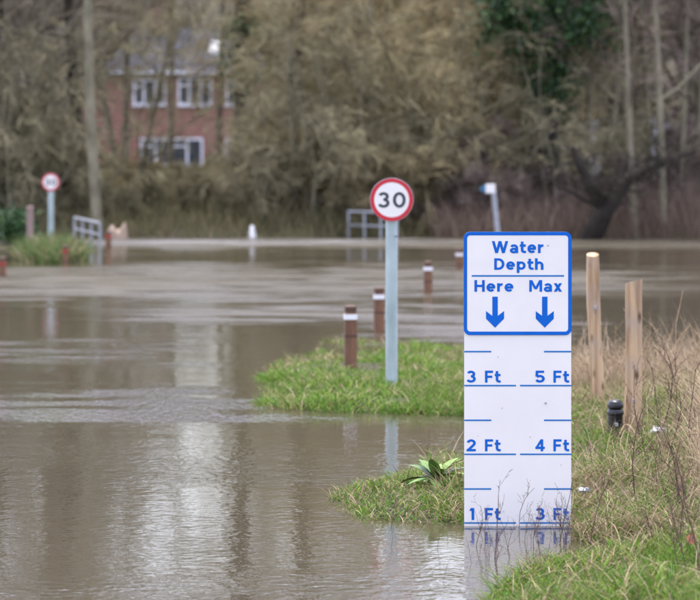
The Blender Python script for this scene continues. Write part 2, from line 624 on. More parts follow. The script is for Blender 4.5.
def sprout(r, P, length, rad0, rad1, n, tmin, tmax, spread, ratio, rratio, down=0.0):
    """n children per parent polyline: start points, directions, lengths, radii"""
    N, K1, _ = P.shape
    par = np.repeat(np.arange(N), n)
    t = r.uniform(tmin, tmax, len(par))
    f = t * (K1 - 1); i = np.minimum(f.astype(int), K1 - 2); w = (f - i)[:, None]
    s = P[par, i] * (1 - w) + P[par, i + 1] * w
    tan = norm(P[par, i + 1] - P[par, i])
    rv = r.normal(0, 1, tan.shape)
    side = norm(rv - (rv * tan).sum(-1, keepdims=True) * tan)
    a = r.uniform(spread * 0.6, spread * 1.3, len(par))[:, None]
    d = tan * np.cos(a) + side * np.sin(a)
    d[:, 2] -= down
    L = length[par] * ratio * r.uniform(0.55, 1.15, len(par)) * (1.15 - 0.55 * t)
    R = (rad0[par] * (1 - t) + rad1[par] * t) * rratio * r.uniform(0.7, 1.0, len(par))
    return s, d, L, R


def tubes(groups):
    """groups: list of (P (N,K,3), r0 (N), r1 (N), sides) -> verts, quads"""
    Vs, Qs, base = [], [], 0
    for P, r0, r1, S in groups:
        N, K, _ = P.shape
        T = np.gradient(P, axis=1) if K > 2 else np.repeat((P[:, 1:] - P[:, :1]), 2, 1)
        T = norm(T)
        ref = np.where(np.abs(T[..., 2:3]) > 0.9, np.array([1.0, 0, 0]), np.array([0, 0, 1.0]))
        A = norm(np.cross(T, ref)); B = np.cross(T, A)
        tt = np.linspace(0, 1, K)[None, :]
        R = (r0[:, None] * (1 - tt) + r1[:, None] * tt)[..., None, None]
        th = 2 * np.pi * np.arange(S) / S
        ring = A[:, :, None] * np.cos(th)[None, None, :, None] + B[:, :, None] * np.sin(th)[None, None, :, None]
        V = P[:, :, None] + ring * R
        ii = base + np.arange(N * K * S).reshape(N, K, S)
        jn = np.roll(ii, -1, 2)
        q = np.stack([ii[:, :-1], jn[:, :-1], jn[:, 1:], ii[:, 1:]], -1).reshape(-1, 4)
        Vs.append(V.reshape(-1, 3)); Qs.append(q); base += N * K * S
    return np.concatenate(Vs), np.concatenate(Qs)


def tree_groups(seed, h=12.0, r=0.2, lean=(0, 0), n1=14, n2=8, n3=8, n4=6, t1=0.2, spread=0.95, droop=0.0, twig=0.005,
                l1=0.42, stems=1, stem_spread=0.0, up1=0.05, l4=0.75, wob0=0.035):
    g = np.random.default_rng(seed)
    st = np.zeros((stems, 3)); st[:, :2] = g.normal(0, 0.12 * (stems > 1), (stems, 2)); st[:, 2] = -0.35
    d = np.zeros((stems, 3)); d[:, 2] = 1
    d[:, :2] += g.normal(0, 1, (stems, 2)) * stem_spread + np.array(lean)
    L0 = h * g.uniform(0.8, 1.0, stems) if stems > 1 else np.array([h])
    R0 = np.full(stems, r) * (g.uniform(0.6, 1.0, stems) if stems > 1 else 1)
    P0 = grow(g, st, d, L0, 12, wob0, 0.02)
    trunk = [(P0, R0, R0 * 0.25, 9)]
    s, dd, L1, R1 = sprout(g, P0, L0, R0, R0 * .25, n1, t1, 1.0, spread, l1, 0.55, droop * 0.3)
    P1 = grow(g, s, dd, L1, 7, 0.13, up1 - droop * 0.15)
    trunk.append((P1, R1, R1 * 0.3, 6))
    s, dd, L2, R2 = sprout(g, P1, L1, R1, R1 * .3, n2, 0.15, 1.0, 0.8, 0.5, 0.6, droop * 0.3)
    R2 = np.maximum(R2, twig * 1.8)
    P2 = grow(g, s, dd, L2, 5, 0.10, 0.03 - droop * 0.2)
    crown = [(P2, R2, R2 * 0.4, 4)]
    s, dd, L3, R3 = sprout(g, P2, L2, R2, R2 * .4, n3, 0.1, 1.0, 0.62, 0.62, 0.6, droop * 0.4)
    R3 = np.maximum(R3, twig * 1.25)
    P3 = grow(g, s, dd, L3, 4, 0.09, 0.02 - droop * 0.22)
    crown.append((P3, R3, R3 * 0.5, 3))
    if n4:
        s, dd, L4, R4 = sprout(g, P3, L3, R3, R3 * .5, n4, 0.1, 1.0, 0.55, l4, 0.6, droop * 0.5)
        L4 = np.maximum(L4, 0.25)
        R4 = np.full(len(L4), twig)
        P4 = grow(g, s, dd, L4, 3, 0.09, 0.02 - droop * 0.25)
        crown.append((P4, R4, R4 * 0.4, 3))
    return trunk, crown


_proto = {}


def make_tree(key, name, trunk_mat, crown_mat, **kw):
    t, c = tree_groups(**kw)
    root = empty(name, (0, 0, -500))
    link_mesh('trunk', np_mesh('trunk', *tubes(t), smooth=True), trunk_mat, root)
    link_mesh('crown', np_mesh('crown', *tubes(c), smooth=False), crown_mat, root)
    _proto[key] = [root, False]
    return root


def place_tree(key, px, d, rz, s=1.0, label=None, cat='tree', group=None, x=None, sz=None):
    root, used = _proto[key]
    o = copy_tree(root) if used else root
    _proto[key][1] = True
    X = px_x(px, d) if x is None else x
    o.location = (X, d, float(height(X, d)) - 0.05)
    o.rotation_euler = (0, 0, rz)
    o.scale = (s, s, sz or s)
    tag(o, label, cat, group)
    return o


# prototypes
make_tree('bareA', 'bare_tree', M['bark_brown'], M['twig_brown'], seed=11, h=11, r=0.17, n1=19, n2=8, n3=8, n4=6, t1=0.12, l1=0.40)
make_tree('bareB', 'bare_tree', M['bark_brown'], M['twig_purple'], seed=12, h=11.5, r=0.15, n1=20, n2=8, n3=8, n4=6, t1=0.10, l1=0.36, lean=(0.08, 0))
make_tree('bareC', 'bare_tree', M['bark_dark'], M['twig_brown'], seed=13, h=11, r=0.2, n1=18, n2=9, n3=8, n4=6, t1=0.1, l1=0.45, lean=(-0.12, 0.05))
make_tree('pale', 'pale_barked_tree', M['bark_pale'], M['twig_brown'], seed=14, h=13, r=0.12, n1=14, n2=7, n3=8, n4=5, t1=0.35, l1=0.32, lean=(-0.02, 0), wob0=0.015)
make_tree('slim', 'slim_tree', M['bark_pale'], M['twig_purple'], seed=15, h=10, r=0.06, n1=12, n2=7, n3=7, n4=5, t1=0.25, l1=0.28, wob0=0.02)
make_tree('willowA', 'willow_tree', M['bark_pale'], M['twig_willow'], seed=16, h=7.0, r=0.10, n1=8, n2=8, n3=7, n4=4, t1=0.08, l1=0.5,
          stems=4, stem_spread=0.33, droop=0.22, twig=0.006)
make_tree('willowB', 'willow_tree', M['bark_pale'], M['twig_willow'], seed=17, h=6.4, r=0.09, n1=8, n2=8, n3=7, n4=4, t1=0.08, l1=0.5,
          stems=4, stem_spread=0.4, droop=0.3, twig=0.006)
make_tree('shrubA', 'bare_shrub', M['bark_brown'], M['hedge_twig'], seed=18, h=2.2, r=0.03, n1=7, n2=6, n3=6, n4=4, t1=0.05, l1=0.5,
          stems=8, stem_spread=0.4, droop=0.08, twig=0.0055)
make_tree('shrubB', 'bare_shrub', M['bark_brown'], M['twig_willow'], seed=19, h=2.6, r=0.03, n1=7, n2=6, n3=6, n4=4, t1=0.05, l1=0.5,
          stems=8, stem_spread=0.5, droop=0.2, twig=0.0055)
make_tree('shrubC', 'bare_shrub', M['bark_brown'], M['twig_purple'], seed=20, h=1.9, r=0.028, n1=7, n2=6, n3=6, n4=4, t1=0.05, l1=0.5,
          stems=9, stem_spread=0.5, droop=0.12, twig=0.0055)

make_tree('veil', 'slim_tree', M['bark_pale'], M['hedge_twig'], seed=31, h=7.5, r=0.06, n1=16, n2=7, n3=6, n4=4, t1=0.1, l1=0.34, wob0=0.05, droop=.1)

make_tree('arch', 'arching_shrub', M['bark_pale'], M['hedge_twig'], seed=33, h=4.2, r=0.03, n1=5, n2=4, n3=4, n4=2, t1=0.3, l1=0.32, stems=9, stem_spread=0.55, droop=0.3, twig=0.006, wob0=.07)

make_tree('dark', 'dark_trunked_tree', M['bark_dark'], M['twig_brown'], seed=41, h=11, r=0.2, n1=12, n2=8, n3=8, n4=5, t1=0.5, l1=0.36, wob0=.03)

make_tree('high', 'tall_bare_tree', M['bark_brown'], M['twig_brown'], seed=45, h=13, r=0.085, n1=20, n2=8, n3=7, n4=4, t1=0.46, l1=0.30, wob0=0.02)

R_ = random.Random(5)
rot = lambda: R_.uniform(0, 6.283)

# the trees one can pick out
o = place_tree('pale', 99, 53.6, 1.0, 0.9, 'tall pale straight trunk at the water edge left of the brick house', 'tree', sz=1.0)
o.rotation_euler = (0, math.radians(-3.4), 1.0)
place_tree('dark', 292, 57.6, 2.1, .95, 'thick dark trunked bare tree just right of the brick house', 'tree')
o = place_tree('slim', 636, 53.0, 0.4, 1.0, 'slender pale trunk leaning left behind the two timber fence posts', 'tree')
o.rotation_euler = (0, math.radians(-5), 0.4)
place_tree('slim', 664, 53.2, 2.4, 1.05, 'slender upright pale trunk in the right hand wood beside the leaning one', 'tree')
place_tree('slim', 36, 56.5, 4.0, 0.9, 'thin pale young tree behind the small round speed sign', 'tree')

place_tree('dark', 84, 58.0, 0.6, .75, 'dark trunked bare tree close behind the tall pale trunk', 'tree')
WL = 'bare brown tree in the tangled wood behind the flooded road, far left of the house'
for px, d, k, s in ((-12, 57, 'bareA', 1.0), (12, 61, 'bareB', .95), (52, 64, 'bareA', 1.0), (66, 72, 'bareA', .9), (-50, 59, 'bareC', 1.0), (30, 70, 'bareB', 1.1)):
    place_tree(k, px, d, rot(), s, WL, 'tree', 'bare trees left of the house')
WR = 'bare purplish brown tree in the thick wood beyond the water at the right'
for px, d, k, s in ((600, 60, 'bareB', 1.0), (645, 61, 'bareB', 1.05), (690, 58, 'bareB', 1.0), (720, 62, 'bareA', 1.0), (575, 68, 'bareA', 1.0), (668, 70, 'bareB', 1.15),
                    (760, 60, 'bareB', 1.0), (620, 74, 'bareC', 1.1)):
    place_tree(k, px, d, rot(), s, WR, 'tree', 'bare trees on the right of the far bank')
WC = 'sprawling yellowish willow in the tan thicket behind the large speed sign'
for px, d, k, s in ((350, 59, 'willowA', .85), (365, 57.5, 'willowB', 1.0), (410, 60, 'willowA', 1.05), (455, 57.5, 'willowB', 1.1), (500, 60, 'willowA', 1.0),
                    (430, 66, 'willowA', 1.3), (350, 66, 'willowA', 1.15), (490, 67, 'willowB', 1.4), (400, 72, 'willowB', 1.5)):
    place_tree(k, px, d, rot(), s, WC, 'tree', 'willows of the central thicket')
SL = 'low twiggy bare shrub in the hedge along the far water edge'
for i in range(30):
    px = -20 + i * 25 + R_.uniform(-8, 8)
    d = R_.uniform(54.8, 57.5)
    k = 'shrubA' if px < 250 else ('shrubB' if px < 470 else 'shrubC')
    if R_.random() < 0.25: k = R_.choice(['shrubA', 'shrubC'])
    place_tree(k, px, d, rot(), R_.uniform(.75, 1.05) * (.40 if 72 < px < 300 else .42 if 555 < px < 670 else 1), SL, 'shrub', 'shrubs along the far bank')
for i in range(16):
    px = 95 + i * 15 + R_.uniform(-6, 6)
    place_tree(R_.choice(['shrubA', 'shrubA', 'shrubB']), px, R_.uniform(59, 68), rot(), R_.uniform(.35, .5), SL, 'shrub', 'shrubs along the far bank')


WH = 'thin sparsely branched tree standing in front of the red brick house'
for px, d, k, s in ((118, 66, 'veil', 1.3), (138, 60, 'veil', .9)):
    place_tree(k, px, d, rot(), s, WH, 'tree', 'thin trees before the house')


R2_ = random.Random(12)
WB = 'tall bare tree rising behind the roof of the red brick house'
for px, d, s_ in ((148, 143, 1.25), (176, 150, 1.3), (196, 144, 1.15), (222, 148, 1.3)):
    place_tree('bareA', px, d, R2_.uniform(0, 6.28), s_, WB, 'tree', 'trees behind the house')
WT = 'tall slim bare tree whose crown rises above the picture, between house and thicket'
for px, d, s_ in ((126, 70, .95), (171, 76, 1.0), (219, 68, .92), (244, 72, 1.0), (272, 70, 1.0), (322, 74, 1.05), (372, 70, 1.0), (430, 71, 1.0), (500, 70, 1.0)):
    place_tree('high', px, d, R2_.uniform(0, 6.28), s_, WT, 'tree', 'tall trees behind the far bank')
WA = 'arching pale stemmed thicket plant with long bare hoops by the far water edge'
for px, d, s_ in ((262, 54.8, .55), (292, 55.6, .8), (312, 54.9, 1.0), (338, 55.4, 1.15), (362, 55, 1.0), (400, 55.5, 1.1), (440, 55.2, 1.0), (20, 55.5, 1.0), (60, 55.8, 1.0), (560, 55.5, 1.0), (598, 56, 1.1)):
    place_tree('arch', px, d, R2_.uniform(0, 6.28), s_, WA, 'shrub', 'arching stems along the far bank')
WS = 'one of the thin upright young trunks in the wood at the right edge'
for px, d, s_ in ((585, 57, .8), (612, 56, .9), (650, 57.5, 1.0), (682, 55.5, .9), (697, 57, 1.0)):
    place_tree('slim', px, d, R2_.uniform(0, 6.28), s_, WS, 'tree', 'thin trunks in the right hand wood')


# the dark fallen, forked trunk at the right bank
def forked():
    d = 52.0
    t = empty('fallen_tree', (px_x(606, d), d, 0), 0, 'dark forked fallen tree arching low over the far right bank', 'tree')
    def P(px, py, dy=0): return ((px - 606) * d / F, dy, px_z(py, d))
    b = MB()
    b.tube([P(590, 240, .2), P(600, 222), P(606, 208), P(614, 200), P(622, 188, .1), P(632, 176, .2), P(650, 168, .3), P(672, 160, .4), P(700, 150, .6)],
           [.19, .18, .17, .14, .12, .10, .085, .06, .04], 9)
    b.tube([P(606, 209), P(596, 196, -.1), P(588, 180, -.2), P(578, 164, -.3), P(570, 146, -.4)], [.14, .12, .10, .08, .05], 8)
    b.tube([P(604, 207), P(588, 200, .2), P(572, 190, .4), P(556, 186, .5)], [.08, .06, .045, .02], 7)
    b.build('trunk', M['bark_dark'], t, True)
    g = np.random.default_rng(4)
    base = np.array([P(632, 176), P(650, 168), P(672, 160), P(588, 180), P(578, 164), P(600, 200), P(615, 196)])
    n = 8
    s = np.repeat(base, n, 0) + g.normal(0, .12, (len(base) * n, 3))
    dd = g.normal(0, 1, s.shape); dd[:, 2] = np.abs(dd[:, 2]) * .5
    L = g.uniform(.5, 1.4, len(s)); Rr = g.uniform(.008, .018, len(s))
    P1 = grow(g, s, dd, L, 5, .2, 0.02)
    s2, d2, L2, R2 = sprout(g, P1, L, Rr, Rr * .3, 5, .1, 1, .8, .5, .6)
    P2 = grow(g, s2, d2, L2, 3, .2, 0)
    link_mesh('crown', np_mesh('crown', *tubes([(P1, Rr, Rr * .3, 4), (P2, np.full(len(L2), .006), np.full(len(L2), .003), 3)])), M['bark_dark'], t)


forked()


# ivy clad tree
def leaf_quads(C, size, r, flat=0.0):
    """random leaf-sized quads at centres C"""
    N = len(C)
    n = norm(r.normal(0, 1, (N, 3)) + np.array([0, -flat, flat]))
    a = norm(np.cross(n, r.normal(0, 1, (N, 3)))); b = np.cross(n, a)
    sz = size * r.uniform(.6, 1.25, N)[:, None]
    V = np.stack([C - a * sz, C - b * sz * .7, C + a * sz, C + b * sz * .7], 1).reshape(-1, 3)
    Qd = np.arange(N * 4).reshape(N, 4)
    return V, Qd


def leaf_cols(N, pal, r, per=4):
    pal = np.array(pal)
    c = pal[r.integers(0, len(pal), N)] * r.uniform(.7, 1.25, N)[:, None]
    return np.repeat(c, per, 0)


IVY = [(0.035, 0.085, 0.030), (0.045, 0.105, 0.035), (0.075, 0.135, 0.04), (0.025, 0.055, 0.025)]


def ivy_tree(px, d, pts, label, h=12):
    x = px_x(px, d)
    t = empty('ivy_clad_tree', (x, d, float(height(x, d))), 0, label, 'tree')
    b = MB(); b.tube([(0, 0, -.4), (.05, 0, 3), (-.05, .1, 6), (.1, 0, 9), (0, 0, h)], [.22, .18, .15, .1, .04], 10)
    b.build('trunk', M['bark_dark'], t, True)
    g = np.random.default_rng(int(px))
    C, W = [], []
    for (cx, cz, rx, rz, n) in pts:
        for k in range(n):
            cc = np.array([cx, 0, cz]) + g.normal(0, .5, 3) * np.array([rx, rx, rz])
            m = 46
            C.append(cc + g.normal(0, .16, (m, 3)))
    C = np.concatenate(C)
    V, Qd = leaf_quads(C, .055, g, .2)
    link_mesh('ivy', np_mesh('ivy', V, Qd, col=leaf_cols(len(C), IVY, g)), M['leaf_ivy'], t)


ivy_tree(547, 55.6, [(-.1, 4.6, .8, 1.2, 200), (-.35, 3.55, .75, .5, 110), (.2, 3.6, .75, .5, 80), (.05, 2.6, .3, .6, 36), (0.1, 7.2, 1.2, 2.4, 150)],
         'dark green ivy clad tree at the top right above the depth sign')
ivy_tree(242, 61.0, [(0, 2.75, .22, .5, 16), (.05, 3.5, .25, .5, 12)], 'narrow ivy covered stem beside the right end of the brick house', 7)


# the far-off wood that closes the view, one mass
def woodland():
    g = np.random.default_rng(77)
    allg = []
    spots = []
    while len(spots) < 62:
        d = g.uniform(84, 235); px = g.uniform(-200, 900)
        x = px_x(px, d)
        if 160 < px < 212 and d < 175: continue
        if d < 146 and 30 < px < 330: continue
        spots.append((x, d))
    for i, (x, d) in enumerate(spots):
        px = x / d * F + 350
        low = 160 < px < 212
        hh = g.uniform(7, 9) if low else g.uniform(11, 14)
        t, c = tree_groups(seed=200 + i, h=hh, r=.2, n1=14, n2=8, n3=8, n4=0, t1=.06, l1=.4, twig=.016)
        off = np.array([x, d, float(height(x, d))])
        for P, a, b, S in t + c:
            allg.append((P + off, a, b, min(S, 5)))
    o = link_mesh('woodland', np_mesh('woodland', *tubes(allg)), M['twig_brown'])
    tag(o, 'bare winter woodland rising far behind the house and willows', 'woodland', kind='stuff')


woodland()


# ------------------------------------------------------------------ brick house
def house():
    D = 130.0; S = F / D
    cx = px_x(180, D)
    h = empty('brick_house', (cx, D, 0), 0, 'red brick house with white windows half hidden behind the bare trees', 'house')
    X = lambda px: px_x(px, D) - cx
    Z = lambda py: px_z(py, D)
    x0, x1 = X(48), X(318)
    eave, ridge = Z(73), Z(28)
    b = MB(); b.box(x0, x1, 0, 7, -0.3, eave)
    gy = [(0, eave), (7, eave), (3.5, ridge - .12)]
    for xx in ((x0, x0 + .2), (x1 - .2, x1)):
        b.add([(xx[0], y, z) for y, z in gy] + [(xx[1], y, z) for y, z in gy], [(0, 1, 2), (3, 5, 4), (0, 2, 5, 3), (1, 4, 5, 2), (0, 3, 4, 1)])
    b.build('wall', M['brick'], h)
    r = MB()
    for sgn in (0, 1):
        y0 = -.35 if sgn == 0 else 7.35
        ez = eave - .08
        r.add([(x0 - .25, y0, ez + .02), (x1 + .25, y0, ez + .02), (x1 + .25, 3.5, ridge), (x0 - .25, 3.5, ridge),
               (x0 - .25, y0, ez + .14), (x1 + .25, y0, ez + .14), (x1 + .25, 3.5, ridge + .12), (x0 - .25, 3.5, ridge + .12)],
              [(0, 1, 2, 3), (4, 7, 6, 5), (0, 4, 5, 1), (1, 5, 6, 2), (2, 6, 7, 3), (3, 7, 4, 0)])
    rf = r.build('roof', M['roof'], h)
    ch = MB(); ch.box(X(146), X(160), 3.0, 3.8, ridge - .5, ridge + 1.3); ch.box(X(145), X(161), 2.95, 3.85, ridge + 1.3, ridge + 1.42)
    ch.build('chimney', M['brick'], rf)
    # skylight on the front slope
    sl = MB()
    for (a, bb, c, dd, e) in ((X(208), X(217), 1.15, 2.0, .16),):
        zf = lambda y: eave + .06 + (ridge - eave + .08) * (y + .35) / 3.85
        sl.add([(a, c, zf(c) + e), (bb, c, zf(c) + e), (bb, dd, zf(dd) + e), (a, dd, zf(dd) + e), (a, c, zf(c)), (bb, c, zf(c)), (bb, dd, zf(dd)), (a, dd, zf(dd))],
               [(0, 1, 2, 3), (0, 4, 5, 1), (1, 5, 6, 2), (2, 6, 7, 3), (3, 7, 4, 0)])
    sl.build('skylight', M['upvc'], rf)
    gt = MB(); gt.tube([(x0 - .25, -.40, eave - .02), (x1 + .25, -.40, eave - .02)], .06, 8); gt.build('gutter', M['metal'], h)
    def window(pa, pb, pt, pbm, nlight):
        xa, xb, zt, zb = X(pa), X(pb), Z(pt), Z(pbm)
        f = MB(); w = .09
        f.box(xa, xb, -.06, .0, zb, zb + w); f.box(xa, xb, -.06, .0, zt - w, zt)
        n = nlight + 1
        for i in range(n):
            xm = xa + (xb - xa) * i / nlight
            xl = min(max(xm - w / 2, xa), xb - w)
            f.box(xl, xl + w, -.058, .0, zb + w, zt - w)
        for i in range(0, nlight, 2):          # opening lights
            xl = xa + (xb - xa) * i / nlight; xr = xa + (xb - xa) * (i + 1) / nlight
            zz = zt - (zt - zb) * .32
            f.box(xl + w, xr - w, -.055, .0, zz, zz + w * .8)
        fo = f.build('window', M['upvc'], h)
        p = MB(); p.box(xa + .03, xb - .03, -.02, -.004, zb + .03, zt - .03); p.build('pane', M['glass'], fo)
        s = MB(); s.box(xa - .05, xb + .05, -.12, -.001, zb - .07, zb - .002); s.build('sill', M['upvc'], fo)
    for a in ((59, 80, 80, 102, 2), (133, 166, 79, 105, 3), (178, 212, 77, 105, 3), (226, 248, 79, 105, 2)):
        window(*a)
    for a in ((140, 203, 138, 166, 4), (225, 273, 138, 166, 4), (293, 310, 140, 166, 2)):
        window(*a)


house()


def cottage():
    D = 118.0
    cx = px_x(640, D)
    h = empty('white_cottage', (cx, D, float(height(cx, D))), 0.15, 'white rendered cottage glimpsed through the bare wood at right', 'house')
    b = MB(); b.box(-2.8, 2.8, 0, 5, -.3, 2.3)
    b.build('wall', M['render_white'], h)
    r = MB(); r.prism_xz([(-3.0, 2.25), (3.0, 2.25), (2.2, 3.6), (-2.2, 3.6)], -.2, 5.2); r.build('roof', M['roof'], h)
    for xa in (-1.7, .6):
        f = MB(); f.box(xa, xa + 1.1, -.05, 0, .9, 1.8); fo = f.build('window', M['upvc'], h)
        p = MB(); p.box(xa + .1, xa + 1.0, -.06, -.052, 1.0, 1.7); p.build('pane', M['glass'], fo)


cottage()


# ------------------------------------------------------------------ lettering
def _arc(cx, cy, rx, ry, a0, a1, n=14):
    return [(cx + rx * math.cos(math.radians(a0 + (a1 - a0) * i / n)), cy + ry * math.sin(math.radians(a0 + (a1 - a0) * i / n))) for i in range(n + 1)]


def glyph(ch, t):
    """(width, strokes, slanted bars) of one road-sign letter, cap height 1; strokes are centre lines of thickness t"""
    h = t / 2; X = .73
    if ch == 'H': w = .76; return w, [[(h, 0), (h, 1)], [(w - h, 0), (w - h, 1)], [(h, .5), (w - h, .5)]], []
    if ch == 'W':
        w = 1.22; k = t * 1.06; c = (w - k) / 2; q = c * .5
        return w, [], [(0, 1, q, 0, k), (c, 1, q, 0, k), (c, 1, c + q, 0, k), (w - k, 1, c + q, 0, k)]
    if ch == 'M':
        w = .98; k = t * 1.05; c = (w - k) / 2
        return w, [[(h, 0), (h, 1)], [(w - h, 0), (w - h, 1)]], [(0.02, 1, c, .22, k), (w - k - .02, 1, c, .22, k)]
    if ch == 'D': w = .76; return w, [[(h, 0), (h, 1)], [(h, 1 - h), (w * .42, 1 - h)] + _arc(w * .42, .5, w * .58 - h, .5 - h, 88, -88) + [(w * .42, h), (h, h)]], []
    if ch == 'F': w = .62; return w, [[(h, 0), (h, 1)], [(h, 1 - h), (w, 1 - h)], [(h, .49), (w * .9, .49)]], []
    if ch == 'a': w = .62; return w, [[(w - h, 0), (w - h, .45)], _arc(w / 2, .44, w / 2 - h, X - h - .44, 155, 0), _arc(w / 2 - .01, .215, w / 2 - h - .01, .225 - h + .01, 0, 360, 20)], []
    if ch == 'e': w = .66; return w, [_arc(w / 2, X / 2, w / 2 - h, X / 2 - h, 0, 318, 22), [(h, X / 2), (w - h * .3, X / 2)]], []
    if ch == 't': w = .44; c = w * .4; return w, [[(c, .96), (c, .30)] + _arc(c + .17, .26, .17, .26 - h, 180, 270, 8) + [(w + .02, h)], [(0, X - h), (w, X - h)]], []
    if ch == 'r': w = .42; return w, [[(h, 0), (h, X)], _arc(w * .95, .36, w * .95 - h, X - h - .36, 178, 88, 10)], []
    if ch == 'p': w = .66; return w, [[(h, -.27), (h, X)], _arc(w / 2, X / 2, w / 2 - h, X / 2 - h, 0, 360, 22)], []
    if ch == 'h': w = .63; return w, [[(h, 0), (h, 1)], _arc(w / 2, .40, w / 2 - h, X - h - .40, 180, 0) + [(w - h, 0)]], []
    if ch == 'x':
        w = .64; k = t * 1.18
        return w, [], [(0, X, w - k, 0, k), (w - k, X, 0, 0, k)]
    if ch == '0': w = .74; return w, [_arc(w / 2, .5, w / 2 - h, .5 - h, 0, 360, 28)], []
    if ch == '1': w = .36; return w, [[(w - h, 0), (w - h, 1)]], [(w - t * 1.3, 1, 0, .76, t * .9)]
    if ch == '2': w = .66; r = w / 2 - h; return w, [_arc(w / 2, 1 - h - r * .95, r, r * .95, 168, -38) + [(h * 1.2, h * 1.1)], [(0, h), (w, h)]], []
    if ch == '3':
        w = .66; m = .525
        return w, [_arc(w * .47, (1 - h + m) / 2, w * .47 - h, (1 - h - m) / 2, 158, -90), _arc(w * .47, (m + h) / 2, w * .53 - h, (m - h) / 2, 90, -158)], []
    if ch == '4': w = .72; c = w * .70; return w, [[(c, 0), (c, 1)], [(0, .29), (w, .29)]], [(c - t * .55, 1, 0, .29, t * 1.05)]
    if ch == '5': w = .66; return w, [[(w * .92, 1 - h), (h * 1.2, 1 - h), (h * .95, .50)], _arc(w * .46, .325, w * .54 - h, .325 - h, 140, -155)], []
    return .34, [], []


def lettering(body, x0, x1, z_base, cap, y, mat, parent, t=.2, name='lettering', gap=.13):
    """one line of writing fitted between x0..x1 with the given baseline and cap height, facing -y"""
    V, Fc = [], []
    pen = 0.0
    lay = 0
    for ch in body:
        w, strokes, bars = glyph(ch, t)
        for st in strokes:
            P = np.array(st, float)
            closed = np.allclose(P[0], P[-1])
            T = np.gradient(P, axis=0)
            if closed:
                T[0] = T[-1] = (P[1] - P[-2])
            seg = np.diff(P, axis=0)
            nrm = lambda q: q / np.maximum(np.linalg.norm(q, axis=-1, keepdims=True), 1e-9)
            seg = nrm(seg); T = nrm(T)
            T[1:-1] = nrm(seg[1:] + seg[:-1])
            Nn = np.stack([-T[:, 1], T[:, 0]], -1)
            mit = np.ones(len(P)); mit[1:-1] = 1 / np.clip((T[1:-1] * seg[1:]).sum(-1), .6, 1)
            off = Nn * (t / 2) * mit[:, None]
            b = len(V)
            for p, o in zip(P, off):
                V += [(pen + p[0] - o[0], p[1] - o[1], lay), (pen + p[0] + o[0], p[1] + o[1], lay)]
            Fc += [(b + 2 * i, b + 2 * i + 2, b + 2 * i + 3, b + 2 * i + 1) for i in range(len(P) - 1)]
            lay = (lay + 1) % 5
        for xa, ya, xb, yb, k in bars:
            b = len(V)
            V += [(pen + xa, ya, lay), (pen + xa + k, ya, lay), (pen + xb + k, yb, lay), (pen + xb, yb, lay)]
            Fc.append((b, b + 1, b + 2, b + 3))
            lay = (lay + 1) % 5
        pen += w + gap
    co = np.array(V)
    a, b = co[:, 0].min(), co[:, 0].max()
    out = np.stack([x0 + (co[:, 0] - a) / (b - a) * (x1 - x0), y - co[:, 2] * .00012, z_base + co[:, 1] * cap], -1)
    me = bpy.data.meshes.new(name)
    me.from_pydata([tuple(v) for v in out], [], Fc)
    me.update()
    return link_mesh(name, me, mat, parent)


def rrect(x0, x1, z0, z1, r, n=6):
    pts = []
    for cx, cz, a0 in ((x1 - r, z0 + r, -90), (x1 - r, z1 - r, 0), (x0 + r, z1 - r, 90), (x0 + r, z0 + r, 180)):
        for k in range(n + 1):
            a = math.radians(a0 + 90 * k / n)
            pts.append((cx + r * math.cos(a), cz + r * math.sin(a)))
    return pts


